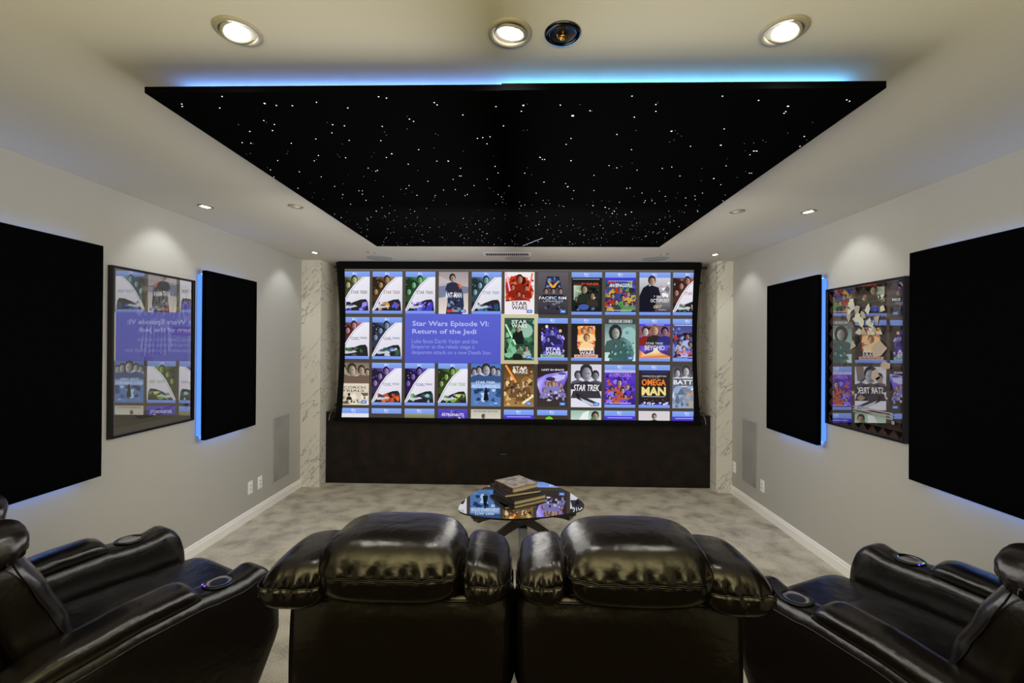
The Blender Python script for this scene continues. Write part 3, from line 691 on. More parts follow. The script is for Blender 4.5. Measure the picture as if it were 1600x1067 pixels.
# ------------------------------------------------------------------ star ceiling panel
PX0, PY0, PZ, PS = -1.2759, 1.4942, 2.496, 2.44
PT = 2.5185
sp = empty('star_ceiling_panel', (PX0+PS/2, PY0+PS/2, PZ), 0, 'large black star ceiling panel with white pinpoints and blue edge glow', 'ceiling panel')
h = PS/2
MB().box((-h, -h+.004, .002), (-.0202, h, PT-PZ)).build('panel_half', sp, M['cloth'])
MB().box((-.02, -h-.002, 0), (h, h, PT-PZ)).build('panel_half', sp, M['cloth'])
i_ = .17
MB().box((-h+i_, -h+i_, PT-PZ), (h-i_, h-i_, H-PZ)).build('mounting_frame', sp, M['black'])
def led(name, a, b, parent, mat): return MB().box(a, b).build(name, parent, mat)
zl0, zl1 = PT-PZ+.008, H-PZ-.010
MB().box((-h+.03, -h+.135, PT-PZ), (h-.03, -h+i_, .0625)).build('strip_ledge', sp, M['black'])
for x0_, x1_, m_ in ((-h+.035, -.02, 'panel_blue'), (-.02, h-.035, 'panel_cyan')):
    MB().box((x0_, -h+.152, .0626), (x1_, -h+.164, .0645)).build('led_strip', sp, M[m_])
led('led_strip', (-h+i_-.006, -h+i_, zl0), (-h+i_-.001, h-i_, zl0+.012), sp, M['blue_soft'])
led('led_strip', (h-i_+.001, -h+i_, zl0), (h-i_+.006, h-i_, zl0+.012), sp, M['blue_soft'])
led('led_strip', (-h+i_, h-i_+.001, zl0), (h-i_, h-i_+.006, zl0+.012), sp, M['blue_soft'])
A1 = """192,371 194,380 336,344 328,385 488,369b 530,376 587,377 673,365 785,385 895,345 923,350 1094,366 1104,374 1314,380 1412,376b 1426,371s 1405,397 1544,375s 485,430 494,437s 523,444 516,466 435,469 408,509 439,511 448,513s 583,511 671,496 711,437s 731,445 728,474 773,449 790,501 903,502 908,451 997,415s 1005,425 1020,433 1108,482s 1196,410 1341,449 1412,465s 1426,464s 1248,494 1267,491 1293,488 1282,513 1565,515 1583,494s 423,550s 535,573 571,539s 680,555 665,574 673,569s 777,563 870,560s 879,544s 923,562 942,549b 1038,534 1103,575 1144,575b 1197,540s 1306,556s 1471,561 1480,569 1488,569 1582,573 498,598s 509,606 521,632 612,613 690,631 787,623s 858,600 870,610s 885,611 891,608 1001,586 1188,600 1161,640 1184,628 1190,628 1311,594 1322,617 1283,639 1417,618 1071,647 651,652s 607,672 738,665 825,681 837,681 1004,662 1236,662 1361,664 1486,650 1571,666b 1127,678 1015,686s 1032,697 1204,698 1212,694 1322,694 1334,703"""
A2 = """331,413B 287,375 357,373s 393,395 399,396s 543,343 551,418 628,373 635,366s 628,397 684,468b 697,466s 706,477s 752,522 866,343 872,460 860,518b 995,358 1100,379b 1086,404 1092,398 1099,475s 1158,487 1188,437s 1310,356 1320,361 1143,522 325,494 308,515 325,574 215,562 489,480 541,534 461,591 489,599 478,601s 561,607 651,601 685,596 714,628 407,626 879,592 883,567s 948,538s 978,539b 988,539b 964,552 1021,507s 962,618 970,618 949,612s 835,637b 860,659 228,650 306,655 313,667 300,668s 407,680 524,672 536,671 579,689 662,701 768,699 795,689 235,726 404,734b 447,740b 461,745 480,754b 473,762b 520,766b 541,757b 498,722 299,737 587,723 625,725 735,733 778,755 776,751 868,717 204,756 231,775 160,731 320,863b 668,833b 693,788 640,829 491,829 474,797 545,852"""
stars = []
for txt, off in ((A1, 200), (A2, 750)):
    for w in txt.split():
        sz_ = w[-1] if w[-1] in 'sbB' else 'm'
        a_, b_ = w.rstrip('sbB').split(',')
        q = at(int(a_)/2.2857+off, int(b_)/2.2857, 2, PZ)
        stars.append((q.x-sp.location.x, q.y-sp.location.y, {'s': .0012, 'm': .0023, 'b': .0034, 'B': .005}[sz_]))
rg = random.Random(11)
small = [(x, y, r) for x, y, r in stars if r < .002]; big = [s_ for s_ in stars if s_[2] >= .002]
big.sort(key=lambda s_: -s_[2]*1000 + s_[1]); rest = big[96:]; big = big[:96]
def star(mb, x, y, r):
    n = 8; zz = -.0006-r*.5
    vs = [(x, y, zz)]+[(x+r*math.cos(6.283*k/n), y+r*math.sin(6.283*k/n), -.0004) for k in range(n)]
    mb.add(vs, [(0, 1+(k+1) % n, 1+k) for k in range(n)])
for s_ in big:
    mb = MB(); star(mb, 0, 0, s_[2]); o = mb.build('star_light', sp, M['star']); o.location = (s_[0], s_[1], 0)
mb = MB()
for s_ in rest: star(mb, *s_)
for k in range(270):
    y = -h+.9+(rg.random()**.75)*(2*h-.95); x = rg.uniform(-h+.02, h-.02)
    star(mb, x, y, rg.choice((.0011, .0014, .0017, .0024)))
tag(mb.build('star_lights', sp, M['star']), 'dense small stars toward the screen', None, None, 'stuff')
mb = MB()
for s_ in small: star(mb, *s_)
for k in range(90): star(mb, rg.uniform(-h+.02, h-.02), rg.uniform(-h+.05, h-.05), .0015)
tag(mb.build('faint_star_lights', sp, M['star_small']), None, None, None, 'stuff')
a_, b_ = at(817, 383.5, 2, PZ), at(848, 371.5, 2, PZ)
MB().tube([(a_.x-sp.location.x, a_.y-sp.location.y, -.002), (b_.x-sp.location.x, b_.y-sp.location.y, -.002)], .0014, None, 6).build('fibre_strand', sp, M['star_small'])

# ------------------------------------------------------------------ wall acoustic panels (blue backlight)
def acoustic(xw, sg, y0, y1, z0, z1, label, near_led, soft, cat='wall panel'):
    e = empty('acoustic_panel', (xw, (y0+y1)/2, z0), 0, label, cat)
    hy = (y1-y0)/2; hz = z1-z0
    def bx(mb, d0, d1, a, b, c, d): return mb.box((sg*d0, a, c), (sg*d1, b, d))
    mb = MB(); c_ = Vector((sg*.07, 0, hz/2)); mb.box((sg*.05, -hy, 0), (sg*.09, hy, hz), None, .006)
    mb.build('fabric_panel', e, M['cloth'])
    bx(MB(), 0, .05, -hy+.022, hy-.03, .03, hz-.03).build('standoff_frame', e, M['black'])
    def st_(a, b, c, d, m): bx(MB(), .006, .046, a, b, c, d).build('led_strip', e, m)
    st_(-hy+.012, -hy+.021, .03, hz-.03, near_led); st_(hy-.028, hy-.022, .03, hz-.03, M['led_dim'])
    for c_, d_, m_ in ((.020, .028, soft), (hz-.028, hz-.020, M['led_top'])): bx(MB(), .003, .028, -hy+.06, hy-.05, c_, d_).build('led_strip', e, m_)
    return e
M['led_dim'] = emis('dim_blue_led', (120, 150, 230), .25)
M['led_top'] = emis('top_edge_blue_led', (120, 165, 255), 7.0)
M['led_edge'] = emis('edge_blue_led', (110, 155, 255), 17.0)
M['led_near'] = emis('bright_blue_led', (88, 142, 250), 1.35)
acoustic(XL, 1, .70, 2.607, .872, 2.218, 'large black acoustic panel nearest the camera on the left wall', M['led_dim'], M['led_edge'])
acoustic(XL, 1, 3.475, 4.145, .893, 2.214, 'small black acoustic panel with bright blue near edge on the left wall', M['led_near'], M['led_edge'])
acoustic(XR, -1, .70, 2.73, .883, 2.211, 'large black acoustic panel nearest the camera on the right wall', M['led_dim'], M['led_edge'])
acoustic(XR, -1, 3.566, 4.29, .893, 2.211, 'small black acoustic panel with bright blue near edge on the right wall', M['led_near'], M['led_edge'])

# ------------------------------------------------------------------ framed posters
def poster(xw, sg, y0, y1, z0, z1, label, paint):
    e = empty('framed_poster', (xw, (y0+y1)/2, z0), 0, label, 'poster')
    hy = (y1-y0)/2; hz = z1-z0; fw, th = .014, .032
    mb = MB()
    for a, b, c, d in ((-hy, -hy+fw, 0, hz), (hy-fw, hy, 0, hz), (-hy+fw, hy-fw, 0, fw), (-hy+fw, hy-fw, hz-fw, hz)):
        mb.box((sg*.001, a, c), (sg*th, b, d))
    mb.build('picture_frame', e, M['frame'])
    # left to right as seen from the room: on the left wall that is +y, on the right wall -y
    if sg > 0: A = Art((sg*.012, -hy+fw, hz-fw), (0, 2*hy-2*fw, 0), (0, 0, -(hz-2*fw)), (sg, 0, 0), [(0, 0, 1), (0, 1, -1), (1, 0, 1), (1, 1, -1)])
    else: A = Art((sg*.012, hy-fw, hz-fw), (0, -(2*hy-2*fw), 0), (0, 0, -(hz-2*fw)), (sg, 0, 0), [(0, 0, 1), (0, 1, -1), (1, 0, 1), (1, 1, -1)])
    paint(A); A.build('printed_sheet', e, M['printed'])
    g_ = MB(); g_.add([(sg*.027, -hy+fw*.8, fw*.8), (sg*.027, hy-fw*.8, fw*.8), (sg*.027, hy-fw*.8, hz-fw*.8), (sg*.027, -hy+fw*.8, hz-fw*.8)], [(0, 1, 2, 3) if sg > 0 else (3, 2, 1, 0)]); g_.build('glazing', e, M['pane'])
    return e
def paint_left(A):
    A.rect(0, 0, 1, 1, (226, 222, 208), (206, 198, 178)); A.rect(.05, .03, .95, .96, (176, 172, 164), (190, 182, 162))
    for i, ch in enumerate('STAR'): A.text(ch, .27+.085*i, .075+.006*i, .10, .20-.012*i, (250, 240, 196), .01, .35)
    for i, ch in enumerate('WARS'): A.text(ch, .63+.085*i, .09-.0*i, .10, .17+.01*i, (250, 240, 196), .01, .35)
    A.poly([(.42, .30), (.55, .24), (.66, .30), (.72, .46), (.62, .53), (.5, .50), (.38, .55), (.30, .48), (.34, .38)], [(246, 236, 228), (190, 176, 170), (220, 210, 206), (250, 244, 240)])
    for k in range(7): A.poly([(.36+.045*k, .3+.01*k), (.375+.045*k, .3+.01*k), (.35+.05*k, .52), (.33+.05*k, .52)], (150, 138, 138))
    A.poly([(.38, .5), (.47, .55), (.44, .62), (.36, .58)], (170, 150, 132))
    A.rect(.72, .33, .97, .35, (170, 60, 60)); A.rect(.74, .36, .95, .372, (170, 60, 60)); A.rect(.72, .38, .97, .39, (170, 60, 60))
    for k in range(4): A.rect(.22+.02*k, .885+.012*k, .72-.03*k, .890+.012*k, (70, 66, 60))
    A.ell(.92, .9, .03, .018, (60, 60, 70))
def paint_right(A):
    A.rect(0, 0, 1, 1, (150, 116, 108), (140, 108, 100))
    for vv in (0, .945):
        for k in range(8):
            u = k/8
            A.poly([(u, vv+.005), (u+.125, vv+.005), (u+.0625, vv+.05)], (214, 160, 146), False); A.poly([(u+.03, vv+.01), (u+.095, vv+.01), (u+.0625, vv+.034)], (44, 34, 40), False)
    for uu in (0, .95):
        for k in range(10): A.poly([(uu, .06+.088*k), (uu+.05, .104+.088*k), (uu, .148+.088*k)], (206, 154, 140), False)
    A.rect(.06, .06, .94, .94, (176, 164, 152), (110, 98, 94))
    for k in range(5): A.rect(.08, .07+.035*k, .92, .085+.035*k, (214, 168, 150), (186, 184, 166))
    rg_ = random.Random(77)
    for k in range(14): A.rect(.12+.055*k, .13+.003*k, .15+.055*k, .165+.003*k, (110, 40, 60))
    for k in range(10): A.rect(.2+.06*k, .19+.002*k, .235+.06*k, .222+.002*k, (110, 40, 60))
    A.fleck(40, .2, .24, .86, .8, [(150, 138, 126), (116, 104, 98), (100, 92, 92), (170, 154, 138), (130, 114, 104)], .02, .08, rg_)
    A.fleck(30, .3, .08, .8, .34, [(190, 190, 166), (160, 150, 134), (176, 176, 160)], .02, .06, rg_)
    for k in range(3): A.rect(.4, .84+.018*k, .9, .848+.018*k, (150, 146, 140))
    A.ell(.9, .9, .02, .013, (140, 134, 128))
poster(XL, 1, 2.728, 3.432, 1.06, 2.126, 'framed film poster with tall slanted title reflecting the screen on the left wall', paint_left)
poster(XR, -1, 2.83, 3.555, 1.07, 2.091, 'framed film poster with brown zigzag border on the right wall', paint_right)

# ------------------------------------------------------------------ in-wall grilles and outlets
def wall_grille(xw, sg, y0, y1, label):
    e = empty('wall_speaker', (xw, (y0+y1)/2, .21), 0, label, 'speaker'); hy = (y1-y0)/2
    mb = MB()
    for a, b, c, d in ((-hy, -hy+.012, 0, .68), (hy-.012, hy, 0, .68), (-hy+.012, hy-.012, 0, .012), (-hy+.012, hy-.012, .668, .68)):
        mb.box((0, a, c), (sg*.010, b, d))
    mb.build('speaker_frame', e, M['wall']); MB().box((0, -hy+.012, .012), (sg*.006, hy-.012, .668)).build('speaker_grille', e, M['grille'])
wall_grille(XL, 1, 4.58, 4.915, 'tall grey in-wall speaker grille low on the left wall')
wall_grille(XR, -1, 4.61, 4.93, 'tall grey in-wall speaker grille low on the right wall')
wall_plate('electrical_outlet', (XL, 4.21, .297), .072, .118, .006, M['white'], 'white outlet on the left wall, nearer the camera and lower of the pair', (1, 0, 0))
wall_plate('electrical_outlet', (XL, 4.365, .297), .072, .118, .006, M['white'], 'white outlet on the left wall, beside the tall grey speaker grille', (1, 0, 0))
wall_plate('electrical_outlet', (XR, 4.515, .285), .072, .118, .006, M['white'], 'white outlet on the right wall, nearer the camera than the grille', (-1, 0, 0))
wall_plate('electrical_outlet', (XR, 5.105, .31), .072, .118, .006, M['white'], 'white outlet in the right corner beside the marble pier', (-1, 0, 0))

# ------------------------------------------------------------------ ceiling fixtures
def spot(parent, loc_, aim, power, ang, col, rad=.035, blend=.6):
    l = bpy.data.lights.new('lamp_beam', 'SPOT'); l.energy = power; l.spot_size = math.radians(ang); l.spot_blend = blend; l.shadow_soft_size = rad; l.color = col
    o = bpy.data.objects.new('lamp_beam', l); COL.objects.link(o)
    o.location = loc_; o.rotation_euler = Vector(aim).to_track_quat('-Z', 'Y').to_euler()
    o.parent = parent
    return o
def downlight(px, py, tilt, lit, label, power=0, aim=(0, 0, -1), ang=110, R_=.062, group=None, col=(1, .95, .86)):
    q = at(px, py, 2, H)
    e = empty('recessed_downlight', (q.x, q.y, H), 0, label, 'ceiling light', group)
    MB().lathe([(R_*.74, .0), (R_*.76, -.006), (R_*.92, -.007), (R_, -.004), (R_*1.0, 0)], mat=None).build('trim_ring', e, M['ring'])
    g = MB(); g.lathe([(R_*.55, .010), (R_*.60, -.004), (R_*.72, -.006), (R_*.76, .0)]); o = g.build('gimbal_ring', e, M['ring']); o.rotation_euler = tilt
    l = MB(); l.lathe([(R_*.55, -.004), (R_*.3, -.010), (.001, -.012)]); o2 = l.build('lamp_lens', o, M['lens'] if lit else M['dim'])
    if lit and power:
        spot(e, (aim[0]*.03, aim[1]*.03, -.035), aim, power, ang, col)
    return e
WN = (1, .93, .80); NN = (.95, .97, 1.0)
downlight(373, 49, (.0, -.25, 0), True, 'lit gimbal downlight above left end of the star panel near edge', 14, (-.35, .1, -1), 120, .066, None, WN)
downlight(797, 51, (.15, .1, 0), True, 'lit gimbal downlight in the middle of the near ceiling row', 14, (0, .25, -1), 120, .066, None, WN)
downlight(1224, 48, (.0, .25, 0), True, 'lit gimbal downlight above right end of the star panel near edge', 14, (.35, .1, -1), 120, .066, None, WN)
downlight(322, 322, (0, .2, 0), True, 'lit downlight washing the poster on the left wall', 7, (-.55, .05, -1), 86, .05, None, NN)
downlight(1262, 330, (0, -.2, 0), True, 'lit downlight washing the poster on the right wall', 7, (.55, .05, -1), 86, .05, None, NN)
downlight(463, 322, (0, 0, 0), False, 'unlit downlight on left between star panel and wall light', 0, R_=.05)
downlight(1151, 330, (0, 0, 0), False, 'unlit downlight on right between star panel and wall light', 0, R_=.05)
downlight(492, 394, (0, .2, 0), True, 'lit downlight in front of the left marble pier', 6, (-.5, .05, -1), 86, .045, None, NN)
downlight(1117, 397, (0, -.2, 0), True, 'lit downlight in front of the right marble pier', 6, (.5, .05, -1), 86, .045, None, NN)
downlight(580, 394, (0, 0, 0), False, 'unlit downlight near far left corner of the star panel', 0, R_=.045)
downlight(1038, 397, (0, 0, 0), False, 'unlit downlight near far right corner of the star panel', 0, R_=.045)
# the fixture with a dark chrome ring and brass fittings beside the middle light
q = at(879, 52, 2, H)
e = empty('recessed_sprinkler', (q.x, q.y, H), 0, 'recessed dark chrome ceiling sprinkler with brass fittings beside the middle downlight', 'sprinkler')
MB().lathe([(.038, .0), (.040, -.007), (.050, -.008), (.055, -.003), (.055, 0)]).build('bezel_ring', e, M['bezel'])
MB().lathe([(.040, -.004), (.036, -.0025), (.001, -.0025)], n=28).build('recess_cup', e, M['black'])
mb = MB().lathe([(.001, -.016), (.010, -.016), (.012, -.010), (.008, -.003)], n=16)
mb.tube([(-.016, 0, -.004), (-.014, 0, -.013), (0, 0, -.018), (.014, 0, -.013), (.016, 0, -.004)], .0026, None, 6)
mb.tube([(0, -.024, -.005), (0, -.010, -.009)], .0028, None, 6); mb.build('brass_head', e, M['brass'])
for px, lab in ((600, 'round flush ceiling speaker above the left end of the screen'), (809, 'round flush ceiling speaker above the middle of the screen'), (1019, 'round flush ceiling speaker above the right end of the screen')):
    q = at(px, 407, 2, H)
    e = empty('ceiling_speaker', (q.x, 5.02, H), 0, lab, 'speaker', 'round speakers above the screen')
    MB().lathe([(.132, -.004), (.137, -.005), (.141, 0)]).build('speaker_rim', e, M['speaker'])
    MB().lathe([(.001, -.006), (.08, -.006), (.132, -.004)]).build('speaker_grille', e, M['speaker'])
q0, q1 = at(755, 393, 2, H), at(828, 400.5, 2, H)
e = empty('ceiling_vent', ((q0.x+q1.x)/2, 4.74, H), 0, 'white slotted air vent on the ceiling between star panel and screen', 'vent')
mb = MB(); W = .25
for a, b, c, d in ((-W, W, -.03, -.0), (-W, W, .13, .15), (-W, -W+.02, .0, .13), (W-.02, W, .0, .13)): mb.box((a, c, -.002), (b, d, 0))
mb.build('vent_frame', e, M['white'])
MB().box((-W+.02, .0, -.0012), (W-.02, .13, -.0004)).build('vent_backing', e, M['dark'])
for k in range(21): x = -W+.03+k*(2*W-.06)/20; MB().box((x-.002, .0, -.0018), (x+.002, .13, -.0012)).build('vent_slat', e, M['white'])
q = at(835.5, 388.5, 2, 2.56)
e = empty('ceiling_sprinkler', (q.x, PY0+PS+.03, H), 0, 'tiny dark sprinkler head at the far edge of the star panel', 'sprinkler')
MB().lathe([(.02, 0), (.018, -.008), (.007, -.012), (.007, -.05), (.014, -.052), (.014, -.056), (.001, -.06)], n=14).build('sprinkler_head', e, M['bezel'])

# ------------------------------------------------------------------ coffee table with books
ctr = Vector((0.0, 3.56, 0))
tb = empty('coffee_table', ctr, 0, 'rounded triangular glass coffee table on curved black wooden legs', 'table')
zt_ = .45
raw = [(716, 797), (716.5, 792), (721, 784), (733, 775), (752, 763), (780, 753), (800, 748.7), (815, 748), (835, 749.5), (860, 756), (885, 766), (903, 778), (912, 786), (913.5, 791), (909, 796), (895, 800.5), (870, 805), (840, 808.5), (800, 811), (770, 809.5), (740, 805.5), (722, 801)]
pts = [at(a_, b_, 2, zt_+.006)-ctr for a_, b_ in raw]
def smooth_loop(P, k=3):
    P = [(p_.x, p_.y) for p_ in P]
    for _ in range(k-1):
        Q = []
        for i in range(len(P)):
            a_, b_ = P[i], P[(i+1) % len(P)]
            Q += [(a_[0]*.75+b_[0]*.25, a_[1]*.75+b_[1]*.25), (a_[0]*.25+b_[0]*.75, a_[1]*.25+b_[1]*.75)]
        P = Q
    return P
ol = smooth_loop(pts)
n = len(ol)
MB().add([(x, y, zt_+.006) for x, y in ol], [tuple(range(n))]) 
g = MB(); g.add([(x, y, zt_+.006) for x, y in ol], [tuple(range(n))][::-1]); g.add([(x*1.0, y*1.0, zt_+.0059) for x, y in ol]+[(x, y, zt_-.006) for x, y in ol], [(k, n+k, n+(k+1) % n, (k+1) % n) for k in range(n)], M['glass_edge'])
g.mats = [M['table_glass'], M['glass_edge']]; g.mi = [0]+[1]*n
g.build('glass_top', tb)
# three curved slab legs sweeping from a pad under each corner across the middle to the floor
def slab_path(mb, P, w, th):
    P = [Vector(p_) for p_ in P]; vs = []
    for i, p_ in enumerate(P):
        t_ = (P[min(i+1, len(P)-1)]-P[max(i-1, 0)]).normalized(); sd = t_.cross(Vector((0, 0, 1))).normalized(); nn = sd.cross(t_)
        ww = w[i] if isinstance(w, list) else w
        for a_, b_ in ((-1, -1), (1, -1), (1, 1), (-1, 1)): vs.append(p_+sd*(th/2*a_)+nn*(ww/2*b_))
    fs = [(i*4+k, i*4+(k+1) % 4, (i+1)*4+(k+1) % 4, (i+1)*4+k) for i in range(len(P)-1) for k in range(4)]
    fs += [(3, 2, 1, 0), tuple(range((len(P)-1)*4, len(P)*4))]
    mb.add(vs, fs, None, False); return mb
pads = [at(893, 801, 2, .435)-ctr, at(743, 805, 2, .435)-ctr, Vector((.0, .36, .435))]
feet = [Vector((-.34, -.02, .0)), Vector((.36, .10, .0)), Vector((.02, -.30, .0))]
for a_, f_ in zip(pads, feet):
    P = []
    c1 = Vector((a_.x*.25, a_.y*.25, .47))
    s0 = Vector((a_.x, a_.y, .405)); s1 = Vector((f_.x, f_.y, .025))
    for i in range(15):
        t = i/14; q = s0*(1-t)**2+c1*(2*t*(1-t))+s1*t*t
        P.append((q.x, q.y, min(q.z, .418)))
    slab_path(MB(), P, [.038+.022*math.sin(math.pi*i/14) for i in range(15)], .066).build('leg', tb, M['wood'])
    MB().lathe([(.001, zt_-.007), (.034, zt_-.007), (.034, zt_-.03), (.001, zt_-.03)], (a_.x, a_.y, 0), n=20).build('support_pad', tb, M['wood'])

def book(c, L_, W_, T_, rz, cover, spine, label, round_spine=True):
    e = empty('hardcover_book', c, rz, label, 'book', None)
    x, y = L_/2, W_/2; t_ = .0035
    MB().box((-x, -y, 0), (x, y, t_)).build('back_cover', e, cover)
    MB().box((-x, -y, T_-t_), (x, y, T_)).build('front_cover', e, cover)
    MB().box((-x, -y-.001, 0), (-x+.004, y+.001, T_), None).build('spine', e, spine)
    MB().box((-x+.004, -y+.005, t_), (x-.005, y-.005, T_-t_)).build('page_block', e, M['pages'])
    return e
# pages face the camera: spine points to the far left
bz = zt_+.0065
def on(px, py, z): q = at(px, py, 2, z); return (q.x, q.y, z)
def bk(corners, z, T_, cover, spine, label, w):
    """place a book by its near bottom edge (left, right) at height z"""
    a_, b_ = [at(*c_, 2, z) for c_ in corners]; d = (b_-a_); L_ = d.length; rz = math.atan2(d.y, d.x)
    n_ = Vector((-d.y, d.x, 0)).normalized(); c = (a_+b_)/2+n_*(w/2)
    return book((c.x, c.y, z), L_, w, T_, rz, cover, spine, label)
BK = [((802.5, 790), (853, 778.5), .030), ((789, 777.5), (850, 769.5), .022), ((800.5, 770), (840, 761), .026)]
z = bz
bk(((803, 790), (853.5, 778.5)), z, .034, M['cover_a'], M['cover_a'], 'thick black hardcover book at the bottom of the stack', .30); z += .0345
bk(((788.5, 778), (846, 769.5)), z, .024, M['cover_b'], M['cover_a'], 'thin dark grey hardcover book in the middle of the stack', .30); z += .0245
bk(((800.5, 770), (840, 761)), z, .036, M['cover_c'], M['spine_c'], 'worn grey hardcover book with brown spine on top of the stack', .25)

# ------------------------------------------------------------------ leather recliner pieces (local: back at y=0, faces +y)
LE = M['leather']
def pucker(wz0, amp, freq, wid, seed, rear_only=False):
    rg_ = random.Random(seed); ph = [rg_.uniform(0, 6.28) for _ in range(4)]
    def f(q, w):
        t = math.atan2(w[1], w[0]); s_ = w[2]-wz0
        # bulge above the seam, fold lines running up from it
        e = math.exp(-(s_/wid)**2) if s_ > 0 else math.exp(-(s_/(wid*.45))**2)
        r = (math.sin(freq*t+ph[0])+.6*math.sin(int(freq*1.73)*t+ph[1])+.4*math.sin(int(freq*2.9)*t+ph[2]))*.5
        groove = -math.exp(-(s_/.05)**2)*.012
        k = 1+(amp*e*r)+groove*2
        k += .028*math.exp(-((s_-.16)/.14)**2)*math.sin(31*t+ph[1]+1.5*math.sin(5*t))
        low = 1+.03*math.sin(3*t+ph[3])*math.exp(-((w[2]-.6)/.4)**2)
        return [q[0]*(1+(k-1)*.45)*low, q[1]*k, q[2]+amp*.25*r*e*abs(q[2]+.02)]
    return f

def headrest(parent, cx, seed, name='headrest'):
    c = (cx, .088, 1.041); hh = (.205, .130, .091); pk = pucker(-.08, .045, 17, .5, seed)
    def df(q, w):
        q = pk(q, w)
        # narrower rounded top, tucked rear underside, leaning forward at the top
        s_ = w[2]
        q[0] *= 1-.07*max(0, s_)**2-.03*max(0, -s_)
        q[1] += .035*s_
        if w[1] < 0: q[1] *= 1-.25*max(0, -s_)
        q[2] += -.004*(w[0]**4)*max(0, s_)
        return q
    o = pillow(MB(), c, hh, 3.8, 56, df).build(name, parent, LE)
    pts_ = ring_at(c, hh, 3.8, -.08, df, math.pi*1.0, math.pi*2.0, 90, 1.012)
    MB().tube(pts_, .0022, None, 6).build('seam', o, LE)
    pts_ = ring_at(c, hh, 3.8, -.02, df, math.pi*1.03, math.pi*1.97, 90, 1.006)
    MB().tube(pts_, .0011, None, 5).build('stitching', o, LE)
    return o

def shoulder(parent, cx, sg, hx, seed, droop, cz=1.004, hz=.070):
    """side wing of the backrest beside the headrest; sg = outward direction"""
    c = (cx, .100, cz); hh = (hx, .125, hz); pk = pucker(-.05, .05, 13, .55, seed)
    def df(q, w):
        q = pk(q, w); u = sg*w[0]
        q[2] += -droop*max(0, u)**2*(1 if w[2] > 0 else .15)+.012*(-u)*(1 if w[2] > 0 else 0)
        if w[2] < 0: q[0] += sg*.016*w[2]*(1 if u > 0 else -.3); q[2] *= 1.06
        q[1] += .02*w[2]
        return q
    o = pillow(MB(), c, hh, 3.7, 44, df).build('shoulder_cushion', parent, LE)
    MB().tube(ring_at(c, hh, 3.7, -.05, df, math.pi*1.0, math.pi*2.0, 60, 1.014), .002, None, 6).build('seam', o, LE)
    return o

def backrest(parent, cx, hw, seed, out):
    """out: (left outer?, right outer?) widths of the wings"""
    # outer shell, slightly tapering down, gently crowned rear
    mb = MB(); st_ = []
    n = 28
    def station(z, y0, y1, hw_): st_.append((z, y0, y1, hw_))
    for z in (.10, .14, .3, .5, .62, .70, .76, .81, .85, .89, .92, .94, .955, .965):
        t = (z-.1)/.865; y0 = .012*(1-t); y1 = .20
        e_ = 0 if z < .94 else (.012 if z < .96 else .03)
        station(z, y0+e_*.6+.035*max(0, (z-.66)/.3)**2.2, y1, hw*(.965+.035*t)-e_*.6)
    vs = []
    for z, y0, y1, h_ in st_:
        cy, hy = (y0+y1)/2, (y1-y0)/2
        for k in range(n):
            t = 2*math.pi*(k+.5)/n; a_, b_ = math.cos(t), math.sin(t); r = 1/((abs(a_)**7+abs(b_)**7)**(1/7))
            vs.append((cx+h_*a_*r, cy+hy*b_*r-(.008*(1-a_*a_) if b_ < 0 else 0), z))
    fs = [(i*n+k, i*n+(k+1) % n, (i+1)*n+(k+1) % n, (i+1)*n+k) for i in range(len(st_)-1) for k in range(n)]
    fs += [tuple(range(n))[::-1], tuple(range((len(st_)-1)*n, len(st_)*n))]
    mb.add(vs, fs, None, True); o = mb.build('backrest', parent, LE)
    # piping along the top rear edge
    MB().tube([(cx+hw*.95*(2*k/24-1), .029-.008*(1-(2*k/24-1)**2)+.012*abs(2*k/24-1)**12, .952) for k in range(25)], .0042, None, 8).build('piping', o, LE)
    # padded inner back: a bolster block whose front slopes forward to the seat
    def dfb(q, w):
        s_ = w[2]
        q[1] += -.095*s_+.006*math.sin(5*s_+seed)*(1 if w[1] > 0 else 0)*abs(w[0])
        q[1] += .005*math.sin(11*s_+2*seed)*max(0, w[1])*abs(w[0])
        return q
    pillow(MB(), (cx, .232, .74), (hw+.012, .10, .25), 5.0, 24, dfb).build('back_cushion', parent, LE)
    MB().tube([(cx+sg*(hw+.014), .282-.095*(2*k/20-1)+.0015*math.sin(k*1.3), .74+.22*(2*k/20-1)) for sg in (1,) for k in range(21)], .003, None, 6).build('seam', o, LE)
    MB().tube([(cx-(hw+.014), .282-.095*(2*k/20-1)+.0015*math.sin(k*1.3), .74+.22*(2*k/20-1)) for k in range(21)], .003, None, 6).build('seam', o, LE)

